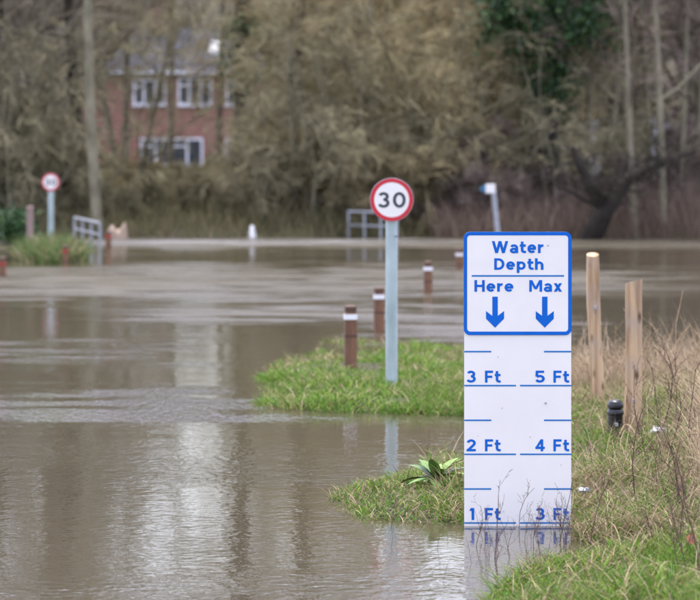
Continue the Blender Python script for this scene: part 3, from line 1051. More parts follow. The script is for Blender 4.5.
# ------------------------------------------------------------------ water depth sign
def depth_sign():
    D = 13.2; S = F / D
    x = px_x(517.6, D)
    t = empty('water_depth_sign', (x, D, 0), 0, 'tall white flood gauge board with blue water depth lettering and arrows', 'sign')
    U = lambda px: (px - 517.6) / S
    V = lambda py: CAM_H - (py - HORIZON) / S
    b = MB(); b.prism_xz(rrect(U(464.2), U(571.2), -.75, V(331), .004), 0, .004); b.build('board', M['board'], t)
    # rear posts
    for xx in (-.13, .13):
        p = MB(); p.tube([(xx, .045, -.8), (xx, .045, 1.2)], .03, 12); p.build('post', M['metal'], t, True)
    p = MB(); p.prism_xz(rrect(U(463.6), U(571.6), V(335), V(231.7), .028), -.004, -.0005); hp = p.build('header_panel', M['sign_white'], t)
    outer = rrect(U(463.6), U(571.6), V(335), V(231.7), .028); inner = rrect(U(467.1), U(568.1), V(331.5), V(235.3), .014)
    n = len(outer); y = -.0050
    me = bpy.data.meshes.new('border')
    me.from_pydata([(a, y, c) for a, c in outer] + [(a, y, c) for a, c in inner], [], [(i, (i + 1) % n, n + (i + 1) % n, n + i) for i in range(n)])
    link_mesh('border', me, M['blue'], hp)
    yl = -.0052
    for body, a, bb, base, top in (('Water', 491.8, 543.4, 253.0, 241.0), ('Depth', 494.2, 543.4, 269.7, 258.2), ('Here', 474.4, 513.4, 291.6, 280.0), ('Max', 529.2, 562.0, 291.6, 280.0)):
        lettering(body, U(a), U(bb), V(base), V(top) - V(base), yl, M['blue'], hp, .195)
    def rect(x0, x1, py, th, mat, parent, name, yy):
        m_ = MB(); m_.add([(U(x0), yy, V(py + th / 2)), (U(x1), yy, V(py + th / 2)), (U(x1), yy, V(py - th / 2)), (U(x0), yy, V(py - th / 2))], [(0, 1, 2, 3)])
        return m_
    rect(471.7, 564, 275.8, 1.5, None, None, '', yl).build('dividing_line', M['line_blue'], hp)
    for cx in (495.0, 544.7):
        o_ = [(cx - 2.7, 296.6), (cx + 2.7, 296.6), (cx + 2.7, 315.8), (cx + 9, 311.0), (cx + 9, 318.6), (cx, 327.6), (cx - 9, 318.6), (cx - 9, 311.0), (cx - 2.7, 315.8)]
        me = bpy.data.meshes.new('arrow')
        me.from_pydata([(U(a), yl, V(c)) for a, c in o_], [], [(0, 1, 2, 8), (2, 3, 4, 5), (8, 2, 5), (8, 5, 6, 7)])
        link_mesh('arrow', me, M['blue'], hp)
    sp = MB(); gr = random.Random(2)
    for (a, c, r_) in ((548, 245.5, .9), (545.5, 403, 1.3), (498, 357, .7), (502, 408, .6), (530, 437, .6), (478, 436, .5), (561, 465, .6)):
        sp.add([(U(a + r_ * math.cos(q) * gr.uniform(.6, 1.2)), -.0066, V(c + r_ * math.sin(q) * gr.uniform(.6, 1.2))) for q in (0, 1.05, 2.1, 3.14, 4.2, 5.2)], [tuple(range(6))])
    sp.build('dirt_speck', M['metal'], t)
    ticks = MB()
    yb = -.0012
    for k in range(3):
        py = 385.6 + 68.7 * k
        for a, bb, pp in ((464.3, 516, py), (520, 571.2, py), (464.3, 491.3, py - 34), (544, 571.2, py - 34)):
            q = rect(a, bb, pp, 1.5, None, None, '', yb); ticks.add(q.v, q.f)
    ticks.build('gauge_marks', M['line_blue'], t)
    for k, (l, r_) in enumerate((('3 Ft', '5 Ft'), ('2 Ft', '4 Ft'), ('1 Ft', '3 Ft'))):
        py = 382.6 + 68.7 * k
        for word, x0, x1 in ((l[0], 469.2 if l[0] == '1' else 466.6, 474.2 if l[0] == '1' else 475.8), ('Ft', 485.0, 500.7), (r_[0], 535.3, 544.8), ('Ft', 553.4, 569.2)):
            lettering(word, U(x0), U(x1), V(py), 12.0 / S, yb, M['blue'], t, .19)



depth_sign()


# ------------------------------------------------------------------ speed limit signs
def speed_sign(px, D, disc_py, dia, label, post_r, base_z):
    x = px_x(px, D); zc = px_z(disc_py, D)
    t = empty('speed_limit_sign', (x, D, 0), 0, label, 'road sign', 'speed limit signs')
    p = MB(); p.lathe([(post_r, base_z - .5), (post_r, zc + dia * .35), (post_r * .8, zc + dia * .36)], 20); po = p.build('post', M['post_grey'], t, True)
    h = MB(); h.lathe([(.006, -post_r - .003), (.006, -post_r + .004)], 10, 'y', (.03, 0, zc - dia * .5 - .10)); h.build('bolt', M['black_digit'], po)
    R = dia / 2; y0 = -post_r - .012
    d = MB(); d.lathe([(R * .995, .006), (R, .003), (R * .995, 0)], 56, 'y', (0, y0, zc)); di = d.build('disc', M['metal'], t, True)
    def ring(r0, r1, y, name, mat):
        n = 56; vs = []; fs = []
        for rr in (r0, r1):
            vs += [(rr * math.cos(2 * math.pi * k / n), y, zc + rr * math.sin(2 * math.pi * k / n)) for k in range(n)]
        fs = [(k, (k + 1) % n, n + (k + 1) % n, n + k) for k in range(n)]
        if r0 == 0:
            vs = vs[n:]; fs = [tuple(range(n))]
        m_ = MB(); m_.add(vs, fs); return m_.build(name, mat, di)
    ring(R * .80, R * .975, y0 - .002, 'red_ring', M['red'])
    ring(0, R * .81, y0 - .0012, 'white_face', M['sign_white'])
    k = dia / 43.6
    lettering('30', -13.6 * k, 13.9 * k, zc - 7.9 * k, 15.6 * k, y0 - .0032, M['black_digit'], di, .175, 'digits', .2)
    br = MB(); br.box(-.05, .05, y0 + .007, -post_r + .012, zc + .05, zc + .075); br.box(-.05, .05, y0 + .007, -post_r + .012, zc - .075, zc - .05); br.build('bracket', M['metal'], t)


speed_sign(391.6, 20.5, 199.6, 0.298, 'large nearer round thirty speed limit sign standing on the grassy islet', .041, .03)
speed_sign(51, 46.0, 182, 0.28, 'small distant round thirty speed limit sign above the left clump of grass', .042, .03)


# ------------------------------------------------------------------ bollards with reflectors
def bollard(px, py_base, py_top, mat_ref, label, w=.088, z0=0.0, cap=True, group='verge bollards'):
    x, D = gp(px, py_base, z0)
    zt = px_z(py_top, D)
    t = empty('bollard', (x, D, 0), .12, label, 'bollard', group)
    b = MB(); b.box(-w / 2, w / 2, -w / 2, w / 2, -.5, zt - .05, 0.008); b.build('post', M['bollard'], t)
    c = MB(); c.box(-w * .47, w * .47, -w * .47, w * .47, zt - .049, zt, .012); c.build('cap', M['bollard_cap'], t)
    r = MB(); r.box(-w * .5 - .002, w * .5 + .002, -w / 2 - .003, w / 2 + .003, zt - .106, zt - .066); r.build('reflector', mat_ref, t)
    g = MB(); g.box(-w * .5 - .001, w * .5 + .001, -w / 2 - .001, w / 2 + .001, zt - .235, zt - .218); g.build('groove', M['bollard_cap'], t)
    return t


bollard(350.5, 366, 305, M['reflect_white'], 'brown timber bollard with white reflector, nearest, on the grassy islet', .088, .04)
bollard(379, 332, 287, M['reflect_white'], 'brown bollard with white reflector standing in water behind the big speed sign post', .088)
bollard(428, 293, 261, M['reflect_white'], 'brown bollard in open water between the speed sign and depth sign', .088)
bollard(459.5, 269, 248, M['reflect_white'], 'farthest brown bollard peeping out beside the depth sign edge', .088)
bollard(65.5, 265, 245, M['reflect_red'], 'low red topped bollard in the left grass clump', .08)
bollard(2.5, 276, 257, M['reflect_red'], 'red topped bollard cut by the left picture edge', .09)
bollard(108.5, 250, 231, M['reflect_red'], 'small red and dark bollard beside the left grey railing', .09)


# ------------------------------------------------------------------ timber fence posts
def fence_post(px, py, z0, top_px, top_py, w, label, seed):
    x, D = gp(px, py, z0)
    zt = px_z(top_py, D); xt = px_x(top_px, D)
    t = empty('fence_post', (x, D, 0), 0, label, 'post', 'timber fence posts')
    g = random.Random(seed); n = 16
    b = MB(); vs = []; K = 14
    ph = [g.uniform(0, 6.28) for _ in range(4)]
    for k in range(K + 1):
        u = k / K; z = -.4 + (zt + .4) * u
        uu = max(0, z / zt)
        cx = (xt - x) * uu + .006 * math.sin(uu * 5 + ph[0])
        r0 = w / 2 * (1.0 - .07 * uu)
        for i in range(n):
            th = 2 * math.pi * i / n
            rr = r0 * (1 + .05 * math.sin(2 * th + ph[1]) + .035 * math.sin(z * 9 + ph[0]) + .03 * math.sin(3 * th + ph[2] + u * 2) + .02 * math.sin(z * 21 + ph[3] + th) + g.uniform(-.028, .028))
            if k == K: rr *= .98
            vs.append((cx + rr * math.cos(th), rr * math.sin(th), z + (.012 * math.cos(th + ph[2]) if k == K else 0)))
    fs = []
    for k in range(K):
        for i in range(n):
            j = (i + 1) % n
            fs.append((k * n + i, k * n + j, (k + 1) * n + j, (k + 1) * n + i))
    fs.append(tuple(K * n + i for i in range(n)))
    b.add(vs, fs); b.build('post', M['post_wood'], t, True)
    tr = MB(); zz = zt * .68 if seed == 1 else zt * .3
    tr.box((xt - x) * .6 - .007, (xt - x) * .6 + .007, -w / 2 - .008, -w / 2 + .01, zz - .01, zz + .01, .002); tr.build('nail_plate', M['metal'], t)
    return x, D


fence_post(597.5, 403, .10, 593, 254.5, .088, 'smooth taller timber fence post nearer the depth sign', 1)
PB = fence_post(630, 427, .13, 635, 281, .100, 'shorter weathered timber fence post leaning right, beside the black plastic cap', 2)


# black plastic capped marker by the leaning post
def black_cap():
    x, D = gp(614.5, 430, .12)
    D -= .05
    t = empty('plastic_marker', (x, D, .14), 0, 'glossy black plastic double domed stub at the foot of the fence post', 'marker')
    b = MB(); b.lathe([(.041, -.15), (.041, .066), (.046, .070), (.0465, .080), (.044, .090), (.040, .098), (.030, .103)], 28); b.build('body', M['black_plastic'], t, True)
    c = MB(); c.lathe([(.040, .1035), (.0435, .106), (.044, .120), (.041, .134), (.031, .145), (.014, .150)], 28); c.build('dome', M['black_plastic'], t, True)
    r = MB(); r.box(-.008, .012, -.046, -.038, .010, .028, .003); r.build('tag', M['litter'], t, True)


black_cap()


# ------------------------------------------------------------------ railings, finger sign, odds and ends on the far shore
def railing(pts, top_py, low, nposts, label):
    (pa, da), (pb, db) = pts
    xa, xb = px_x(pa, da), px_x(pb, db)
    t = empty('guard_railing', (xa, da, 0), 0, label, 'railing', 'grey tubular railings')
    za = px_z(top_py, da)
    e = (xb - xa, db - da)
    m_ = MB(); m_.tube([(0, 0, za), (e[0], e[1], za)], .023, 10); m_.build('top_rail', M['metal'], t, True)
    if low:
        m_ = MB(); m_.tube([(0, 0, .22), (e[0], e[1], .22)], .018, 10); m_.build('lower_rail', M['metal'], t, True)
    for i in range(nposts):
        u = i / (nposts - 1)
        m_ = MB(); m_.tube([(e[0] * u, e[1] * u, -.5), (e[0] * u, e[1] * u, za)], .02, 10); m_.build('post', M['metal'], t, True)


railing(((74.5, 51.0), (100, 47.5)), 217.5, True, 4, 'grey metal railing in the water left of the pale tall trunk')
railing(((348.5, 53.0), (397, 52.0)), 211.5, True, 4, 'grey metal railing on the far shore behind the large speed sign')


def finger_sign():
    D = 44.0; S = F / D
    x = px_x(503, D)
    t = empty('footpath_sign', (x, D, 0), 0, 'leaning grey post carrying a small blue and white plate above the depth sign', 'sign')
    P = lambda px, py: ((px - 503) / S, 0, px_z(py, D))
    m_ = MB(); m_.tube([((503 - 503) / S, 0, -.6), P(497.5, 232), P(492.7, 184)], .036, 12); m_.build('post', M['metal'], t, True)
    m_ = MB()
    a, b_ = P(481.5, 186), P(494.5, 193)
    m_.box(P(485.5, 0)[0], P(495, 0)[0], -.055, -.039, P(0, 193)[2], P(0, 184)[2], .003); m_.build('plate', M['sign_white'], t)
    m_ = MB(); m_.prism_xz([(P(479, 0)[0], P(0, 188.5)[2]), (P(485.3, 0)[0], P(0, 193)[2]), (P(485.3, 0)[0], P(0, 184)[2])][::-1], -.055, -.039); m_.build('plate_tip', plain('plate_blue', (.03, .16, .28), .4), t)


finger_sign()


def marker_posts():
    x, D = gp(252, 238, 0.0)
    t = empty('marker_post', (x, D, 0), 0, 'small white post standing in the water on the far shore', 'post')
    m_ = MB(); m_.lathe([(.07, -.4), (.07, .08), (.05, .11), (.045, .16), (.04, .20), (.02, .22)], 16); m_.build('post', M['reflect_white'], t, True)
    x, D = gp(30, 250, 0.0)
    t = empty('timber_stake', (x, D, 0), 0, 'weathered pinkish timber stake left of the small distant speed sign', 'post')
    m_ = MB(); m_.box(-.05, .05, -.05, .05, -.4, px_z(206, D), .012); m_.build('stake', plain('stake_wood', (.30, .215, .185), .8, .15, 10, stretch=(1, 1, .2)), t)
    x, D = gp(117, 237.5, 0.02)
    t = empty('tan_sack', (x, D, .0), .1, 'pale tan sack with two peaks lying on the far shore beside the railing', 'sack')
    g = random.Random(3)
    prof = [(-.16, -.1), (.17, -.1), (.19, .05), (.17, .2), (.15, .30), (.11, .26), (.06, .17), (-.02, .16), (-.06, .23), (-.1, .25), (-.14, .18), (-.18, .06)]
    m_ = MB()
    n = len(prof); vs = []
    for yy, sc in ((-.13, .6), (-.06, .95), (.06, 1.0), (.14, .6)):
        vs += [(a * sc, yy, b * sc) for a, b in prof]
    fs = [tuple(range(n - 1, -1, -1)), tuple(range(3 * n, 4 * n))]
    for k in range(3):
        for i in range(n):
            j = (i + 1) % n
            fs.append((k * n + i, k * n + j, (k + 1) * n + j, (k + 1) * n + i))
    m_.add(vs, fs); m_.build('sack', M['tan_sack'], t, True)


marker_posts()


# ------------------------------------------------------------------ grass and herbs
GREENS = [(0.095, 0.195, 0.020), (0.132, 0.225, 0.028), (0.064, 0.145, 0.018), (0.172, 0.240, 0.036), (0.070, 0.165, 0.030)]
OLIVES = [(0.173, 0.18, 0.072), (0.216, 0.191, 0.083), (0.13, 0.14, 0.058)]
STRAWS = [(0.368, 0.288, 0.184), (0.32, 0.232, 0.148), (0.416, 0.336, 0.224), (0.216, 0.148, 0.1), (0.384, 0.284, 0.208)]


def blades(C, L, w, lean, r, cols, droop=0.5, K=4, ldir=None):
    """curved tapered grass blades; C (N,3) roots"""
    N = len(C)
    th = r.uniform(0, 2 * np.pi, N) if ldir is None else ldir
    out = np.stack([np.cos(th), np.sin(th), np.zeros(N)], -1)
    d = norm(out * (lean * r.uniform(.2, 1.3, N))[:, None] + np.array([0, 0, 1.0]))
    P = [C]
    st = (L / K)[:, None]
    dr = (droop * r.uniform(.2, 1.5, N))[:, None]
    for k in range(K):
        P.append(P[-1] + d * st)
        d = norm(d + out * dr * .35 - np.array([0, 0, 1.0]) * dr * .55 * (k + 1) / K + r.normal(0, .05, d.shape))
    P = np.stack(P, 1)
    fa = r.uniform(0, 2 * np.pi, N)
    sd = np.stack([np.cos(fa), np.sin(fa), np.zeros(N)], -1)[:, None]
    tt = np.linspace(0, 1, K + 1)
    W = (w[:, None] * (1 - tt ** 1.7 * .92)[None])[..., None] * .5
    V = np.stack([P - sd * W, P + sd * W], 2)      # N,K+1,2,3
    ii = np.arange(N * (K + 1) * 2).reshape(N, K + 1, 2)
    Qd = np.stack([ii[:, :-1, 0], ii[:, :-1, 1], ii[:, 1:, 1], ii[:, 1:, 0]], -1).reshape(-1, 4)
    return V.reshape(-1, 3), Qd, np.repeat(cols, (K + 1) * 2, 0)


def palette(N, r, groups, weights):
    gi = r.choice(len(groups), N, p=np.array(weights) / sum(weights))
    out = np.zeros((N, 3))
    for k, g in enumerate(groups):
        m = gi == k
        g = np.array(g)
        out[m] = g[r.integers(0, len(g), m.sum())]
    return out * r.uniform(.75, 1.25, N)[:, None]


def scatter(r, x0, x1, y0, y1, n, zmin=0.0, dens=None, zmax=9):
    X = r.uniform(x0, x1, n); Y = r.uniform(y0, y1, n)
    Z = height(X, Y)
    k = (Z > zmin) & (Z < zmax)
    if dens is not None:
        k &= r.random(n) < dens(X, Y)
    return np.stack([X[k], Y[k], Z[k] - .01], -1)


def mesh_join(parts):
    V, Qd, Cc, b = [], [], [], 0
    for v, q, c in parts:
        V.append(v); Qd.append(q + b); Cc.append(c); b += len(v)
    return np.concatenate(V), np.concatenate(Qd), np.concatenate(Cc)


def grass_obj(name, parts, label, cat):
    V, Qd, Cc = mesh_join(parts)
    o = link_mesh(name, np_mesh(name, V, Qd, smooth=True, col=Cc), M['grass'])
    return tag(o, label, cat, kind='stuff')


g = np.random.default_rng(21)
# islet under the speed sign
C = scatter(g, -.8, 1.6, 18.3, 26, 120000, -.016, lambda X, Y: np.clip(.6 + 1.5 * vnoise(X * 3, Y * 1.6, 9), .12, 1) * np.where(Y > 23.5, .45, 1))
N = len(C)
wet = np.clip(1.2 - (C[:, 0] - .75) * 2.2, .15, 1)
cols = palette(N, g, [GREENS, OLIVES, STRAWS], [.80, .14, .06])
yel = g.random(N) < np.clip(2.2 * vnoise(C[:, 0] * 2.4, C[:, 1] * 1.3, 14) + .05, 0, .8)
cols[yel] = palette(yel.sum(), g, [OLIVES, STRAWS, GREENS], [.55, .2, .25])
brown = g.random(N) > wet
cols[brown] = palette(brown.sum(), g, [OLIVES, STRAWS], [.3, .7])
p1 = blades(C, g.uniform(.04, .12, N) * (1 + 1.1 * vnoise(C[:, 0] * 5, C[:, 1] * 3, 15)), g.uniform(.006, .010, N), 1.2, g, cols, 1.0)
C = scatter(g, -.7, 1.4, 18.5, 24, 1500, -.01, lambda X, Y: np.clip(.4 + 2.2 * vnoise(X * 3.2, Y * 1.9, 19), .02, 1))
C[:, 2] += g.uniform(.01, .05, len(C)); N = len(C)
p0 = blades(C, g.uniform(.06, .2, N), g.uniform(.004, .007, N), 3.0, g, palette(N, g, [STRAWS, OLIVES], [.6, .4]), .7)
grass_obj('grass', [p1, p0], 'bright green grass on the small islet round the speed sign post', 'grass')

# spit left of the depth sign
C = scatter(g, -.1, 1.05, 13.1, 15.7, 26000, -.014, lambda X, Y: np.clip(.8 + 1.0 * vnoise(X * 4, Y * 2.5, 10), .4, 1))
N = len(C)
p2 = blades(C, g.uniform(.04, .11, N), g.uniform(.004, .008, N), 1.1, g, palette(N, g, [GREENS, OLIVES, STRAWS], [.55, .25, .2]), 1.0)
grass_obj('grass', [p2], 'matted wet grass on the low spit left of the depth sign', 'grass')

# right bank
def dens_bank(X, Y):
    return np.clip(.75 + 1.3 * vnoise(X * 3, Y * 2, 11) + .5 * sstep(12.8, 11.6, Y), .4, 1)
C = scatter(g, .4, 3.6, 9.8, 20.6, 190000, -.012, dens_bank)
C = C[(C[:, 0] < px_x(760, C[:, 1]))]
N = len(C)
dry = np.clip(.12 + 1.3 * vnoise(C[:, 0] * 3.0, C[:, 1] * 1.6, 12) + .15 * sstep(17.5, 19.8, C[:, 1]) - .45 * sstep(12.6, 11.2, C[:, 1]), .04, .92)
isd = g.random(N) < dry
cols = palette(N, g, [GREENS, OLIVES], [.72, .28]) * np.array([.93, .95, .85])
cols[isd] = palette(isd.sum(), g, [STRAWS, OLIVES], [.75, .25])
p3 = blades(C, g.uniform(.05, .155, N) * (1.05 + 1.3 * vnoise(C[:, 0] * 5.5, C[:, 1] * 3.5, 16)) * np.where(isd, 1.2, 1), g.uniform(.0035, .007, N), 1.15, g, cols, .95)
C = scatter(g, .5, 3.6, 9.8, 20.6, 24000, -.01, lambda X, Y: np.clip(.45 + 2.2 * vnoise(X * 3.2, Y * 1.9, 18), .05, 1))
C = C[(C[:, 0] < px_x(760, C[:, 1]))]
C[:, 2] += g.uniform(.01, .07, len(C)); N = len(C)
p4 = blades(C, g.uniform(.06, .2, N), g.uniform(.0025, .005, N), 3.0, g, palette(N, g, [STRAWS, [(.16, .105, .06), (.11, .075, .045)]], [.6, .4]), .7)
grass_obj('grass', [p3, p4], 'mixed green and straw coloured grass covering the right hand bank', 'grass')

# tall dead grass at the back edge of the bank and along the right
C1 = scatter(g, 1.35, 4.2, 17.2, 20.8, 9000, -.02, lambda X, Y: sstep(18.5, 19.8, Y + .55 * (X - 1.7)))
C2 = scatter(g, 1.5, 3.2, 12.0, 18, 14000, 0, lambda X, Y: sstep(px_x(676, Y), px_x(708, Y) + .12, X) * .9)
C3 = scatter(g, 1.0, 2.4, 11.5, 18, 900, .02)
parts = []
for C, lo, hi, ln in ((C1, .25, .62, .5), (C2, .22, .6, .55), (C3, .12, .35, .6)):
    C = C[C[:, 0] < px_x(780, C[:, 1])]
    N = len(C)
    parts.append(blades(C, g.uniform(lo, hi, N), g.uniform(.0025, .006, N), ln, g, palette(N, g, [STRAWS], [1]), .75, 5))
grass_obj('dead_grass', parts, 'tall dead straw coloured grass tangled along the back of the right bank', 'dead grass')

# reeds and dead stalks along the far right bank
C = scatter(g, 1.5, 10, 50.5, 56, 9000, -.12, None, .45)
N = len(C)
parts = [blades(C, g.uniform(.35, .95, N), g.uniform(.012, .022, N), .35, g, palette(N, g, [[(.17, .125, .10), (.21, .155, .12), (.13, .10, .075)]], [1]), .4, 4)]
C = scatter(g, -10, 2, 52.5, 57, 6000, -.1, None, .5)
N = len(C)
parts.append(blades(C, g.uniform(.25, .6, N), g.uniform(.012, .022, N), .45, g, palette(N, g, [[(.13, .12, .06), (.17, .14, .08), (.10, .10, .05)]], [1]), .4, 4))
grass_obj('reeds', parts, 'brown dead reeds and rank stalks fringing the far bank', 'reeds')

# grass clump on the left islet
C = scatter(g, -5.0, -3.4, 41.4, 46, 9000, -.03)
N = len(C)
grass_obj('grass', [blades(C, g.uniform(.15, .45, N), g.uniform(.012, .022, N), .7, g, palette(N, g, [[(.06, .11, .03), (.08, .13, .04)], OLIVES, STRAWS], [.65, .2, .15]), .8)],
          'rough grass clump round the foot of the small distant speed sign', 'grass')


def leafy_bush(px, D, rx, rz, n, pal, label, name='evergreen_bush'):
    x = px_x(px, D); z = float(height(x, D))
    t = empty(name, (x, D, z), 0, label, 'bush')
    gg = np.random.default_rng(int(px * 7))
    s = MB()
    C = []
    for k in range(n):
        v = gg.normal(0, 1, 3); v /= np.linalg.norm(v); v *= gg.uniform(.3, 1) ** .5
        c = np.array([v[0] * rx, v[1] * rx, rz * (.62 + .55 * v[2])])
        if k % 4 == 0: s.tube([(0, 0, -.1), tuple(c * .6), tuple(c)], [.012, .009, .004], 5)
        C.append(c + gg.normal(0, .07, (26, 3)))
    C = np.concatenate(C)
    V, Qd = leaf_quads(C, .04, gg, .3)
    s.build('stems', M['bark_brown'], t)
    link_mesh('leaves', np_mesh('leaves', V, Qd, col=leaf_cols(len(C), pal, gg)), M['leaf_ivy'], t)


leafy_bush(14, 48.5, .34, .5, 60, IVY, 'dark green rounded bush left of the small distant speed sign')


# dock plant with broad leaves on the spit
def dock():
    x, D = gp(437, 492, .04)
    t = empty('dock_plant', (x, D, .095), 0, 'clump of broad green dock leaves on the spit by the depth sign', 'plant')
    gg = random.Random(9)
    for k in range(24):
        a = gg.uniform(0, 6.283); L = gg.uniform(.08, .18); w = L * gg.uniform(.17, .26); el = gg.uniform(.25, 1.15)
        vs = []; n = 7
        for i in range(n + 1):
            u = i / n
            r_ = L * (u * math.cos(el) + .25 * u * u); z = L * (u * math.sin(el) - .32 * u * u * (1.6 - el))
            ww = w * math.sin(math.pi * min(1, u * .93 + .07)) ** .8 * (1 if u < .98 else .1)
            c, s = math.cos(a), math.sin(a)
            for q, dz in ((-1, .25), (0, 0), (1, .25)):
                vs.append((c * r_ - s * ww * q, s * r_ + c * ww * q, z + abs(q) * ww * dz))
        fs = []
        for i in range(n):
            for q in (0, 1):
                fs.append((i * 3 + q, i * 3 + q + 1, i * 3 + 4 + q, i * 3 + 3 + q))
        m_ = MB(); m_.add(vs, fs)
        col = gg.choice(['dock_a', 'dock_b', 'dock_c'])
        if col not in M:
            M[col] = plain(col, {'dock_a': (.10, .20, .028), 'dock_b': (.16, .25, .04), 'dock_c': (.07, .155, .03)}[col], .5, .2, 20)
        m_.build('leaf', M[col], t, True)


dock()


# dead weeds: branching dark stems, some with seed heads
def weed_mesh(seed, h, nb, heads, thick=.0022):
    gg = np.random.default_rng(seed)
    st = np.zeros((1, 3)); st[0, 2] = -.05
    d = np.array([[gg.normal(0, .22), gg.normal(0, .15), 1.0]])
    P0 = grow(gg, st, d, np.array([h + .05]), 8, .10, 0)
    r0 = np.array([thick])
    s, dd, L1, R1 = sprout(gg, P0, np.array([h]), r0, r0 * .5, nb, .25, 1, .7, .4, .7)
    P1 = grow(gg, s, dd, L1, 4, .15, .12)
    s2, d2, L2, R2 = sprout(gg, P1, L1, R1, R1 * .5, 2, .3, 1, .7, .5, .8)
    P2 = grow(gg, s2, d2, np.maximum(L2, .02), 3, .15, .1)
    stem = np_mesh('stem', *tubes([(P0, r0, r0 * .5, 6), (P1, R1, R1 * .5, 4), (P2, np.full(len(L2), thick * .45), np.full(len(L2), thick * .3), 3)]), smooth=True)
    hd = None
    if heads:
        C = np.concatenate([P0[:, -1], P1[:, -1], P1[:, -2], P2[:, -1]])
        C = np.concatenate([C + gg.normal(0, .006, C.shape) for _ in range(4)])
        V, Qd = leaf_quads(C, .0055, gg)
        hd = np_mesh('seed_heads', V, Qd)
    return stem, hd


WEED = {}
for k in range(5):
    WEED[k] = weed_mesh(50 + k, 1.0, (6, 4, 8, 5, 7)[k], k % 2 == 0, (.0075, .006, .008, .007, .0065)[k])


_weed_mats = {}
def weed(px, py, h, k, lab, grp, z0=None, mat='weed'):
    x, D = gp(px, py, 0.0)
    z = max(float(height(x, D)), -.03)
    x, D = gp(px, py, z)
    t = empty('dead_weed', (x, D, z), rng.uniform(0, 6.28), lab, 'weed', grp)
    t.scale = (h, h, h)
    st, hd = WEED[k]
    key = (k, mat)
    if key not in _weed_mats:
        a = st.copy(); a.materials.clear(); a.materials.append(M[mat])
        b = None
        if hd is not None:
            b = hd.copy(); b.materials.clear(); b.materials.append(M['weed'])
        _weed_mats[key] = (a, b)
    a, b = _weed_mats[key]
    o = bpy.data.objects.new('stem', a); COL.objects.link(o); o.parent = t
    if b is not None:
        o = bpy.data.objects.new('seed_heads', b); COL.objects.link(o); o.parent = t


LA = 'thin dark leafless weed stem rising from the water in front of the depth sign'
for px, py, h, k in ((493, 549, 0.15, 0), (484, 548, 0.15, 1), (565, 560, 0.19, 2), (492, 566, 0.4, 3), (486, 549, 0.13, 4), (566, 561, 0.2, 0), (553, 540, 0.14, 1), (534, 557, 0.2, 2), (561, 537, 0.17, 3), (539, 550, 0.12, 4), (518, 537, 0.21, 0), (560, 552, 0.4, 1), (564, 552, 0.21, 2), (558, 550, 0.15, 3), (531, 548, 0.12, 4), (500, 560, 0.11, 0), (473, 570, 0.13, 1), (525, 549, 0.14, 2), (574, 540, 0.15, 3), (489, 570, 0.13, 4), (506, 558, 0.14, 0), (527, 563, 0.11, 1), (475, 554, 0.19, 2), (533, 542, 0.14, 3), (487, 563, 0.11, 4), (542, 563, 0.21, 0), (546, 565, 0.1, 1), (499, 584, 0.19, 2), (512, 564, 0.17, 3), (555, 543, 0.12, 4)):
    weed(px, py, min(h * 1.1, .33), k, LA, 'weeds in front of the depth sign')
LB = 'short dark dead weed on the wet spit left of the depth sign'
for px, py, h, k in ((432, 478, .12, 0), (382, 492, .10, 2), (398, 488, .08, 4), (410, 486, .09, 1), (375, 505, .10, 3), (427, 470, .22, 1), (393, 515, .12, 1), (452, 478, .12, 2), (365, 498, .08, 2)):
    weed(px, py, h, k, LB, 'weeds on the spit')
LC = 'brown dead weed with seed heads in the grass of the right bank'
for px, py, h, k in ((586, 560, .36, 0), (592, 470, .2, 2), (636, 500, .42, 2), (648, 470, .36, 0), (655, 455, .45, 4), (668, 470, .4, 2), (680, 500, .42, 0), (690, 540, .4, 2),
                     (642, 445, .42, 0), (662, 440, .5, 2), (676, 430, .5, 0), (692, 460, .45, 4), (612, 450, .2, 1), (602, 440, .2, 3), (698, 580, .5, 3), (684, 566, .35, 4), (578, 530, .24, 3)):
    weed(px, py, h, k, LC, 'weeds on the right bank', mat='weed')
for i in range(20):
    a_, b_ = R2_.uniform(655, 708), R2_.uniform(450, 585)
    weed(a_, b_, R2_.uniform(.2, .38), i % 5, LC, 'weeds on the right bank', mat=R2_.choice(['weed', 'dry_stem']))
for i in range(10):
    weed(R2_.uniform(578, 660), R2_.uniform(470, 560), R2_.uniform(.1, .24), i % 5, LC, 'weeds on the right bank', mat=R2_.choice(['weed', 'dry_stem']))
LD = 'tall thin straw coloured stalk standing up behind the fence posts'
for px, py, h, k in ((667, 420, .75, 1), (650, 415, .6, 3), (684, 410, .55, 1), (612, 400, .45, 3), (576, 405, .5, 1), (640, 405, .5, 3), (698, 425, .42, 1)):
    weed(px, py, h, k, LD, 'straw stalks behind the posts', mat='dry_stem')
LE = 'fine dead twig poking out of the open water'
for px, py, h, k in ((436, 556, .16, 1), (392, 545, .14, 3), (412, 560, .10, 1), (441, 588, .12, 3)):
    weed(px, py, h, k, LE, 'twigs in the water')


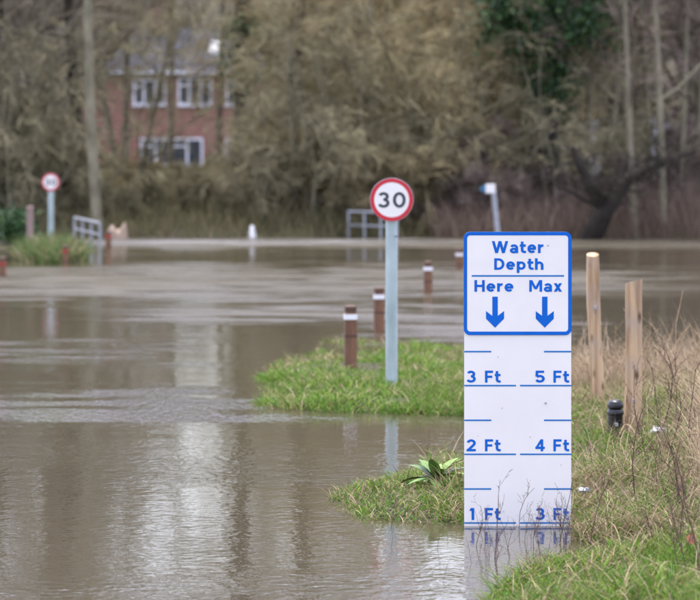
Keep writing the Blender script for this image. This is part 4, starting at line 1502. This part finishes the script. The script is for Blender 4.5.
# arched bramble, litter, fallen leaf
def bits():
    x, D = gp(621, 434, .14)
    t = MB(); w = 24 / F * D
    pts = [(-w / 2 + w * i / 10, -.03 * math.sin(i), -.04 + .10 * math.sin(math.pi * i / 10)) for i in range(11)]
    t.tube(pts, .0045, 8)
    o = t.build('bramble_stem', M['dry_stem'], None, True); o.location = (x, D - .35, .16)
    tag(o, 'pale arching bramble stem hooped in front of the black plastic stub', 'stem')
    gg = np.random.default_rng(8)
    for (px, py, s, lab) in ((657, 436, .032, 'crumpled clear plastic litter caught in the grass right of the leaning post'), (584, 476, .02, 'small scrap of white plastic in the grass beside the depth sign')):
        x, D = gp(px, py, .15)
        m_ = MB(); vs = []; n, k = 10, 6
        for j in range(k + 1):
            for i in range(n):
                th, ph = 2 * math.pi * i / n, math.pi * j / k
                r_ = s * gg.uniform(.4, 1.25)
                vs.append((r_ * 1.5 * math.sin(ph) * math.cos(th), r_ * math.sin(ph) * math.sin(th), r_ * .7 * math.cos(ph)))
        fs = [(j * n + i, j * n + (i + 1) % n, (j + 1) * n + (i + 1) % n, (j + 1) * n + i) for j in range(k) for i in range(n)]
        m_.add(vs, fs); o = m_.build('plastic_litter', M['litter']); o.location = (x, D, float(height(x, D)) + .06)
        tag(o, lab, 'litter')
    x, D = gp(692, 557, .14)
    m_ = MB()
    out = [(a * .75, b * .75) for a, b in [(0, 0), (.018, .012), (.03, .03), (.02, .05), (.004, .066), (-.014, .052), (-.024, .03), (-.014, .01)]]
    m_.add([(a, .012 * math.sin(b * 60) + .01, b) for a, b in out] + [(a, .0105 + .012 * math.sin(b * 60) + .001, b) for a, b in out],
           [tuple(range(8)), tuple(range(15, 7, -1))] + [(i, (i + 1) % 8, 8 + (i + 1) % 8, 8 + i) for i in range(8)])
    o = m_.build('fallen_leaf', M['red_leaf']); o.location = (x, D, float(height(x, D)) + .07); o.rotation_euler = (-.4, .3, .2)
    tag(o, 'rusty red fallen leaf in the grass at the lower right', 'leaf')


bits()
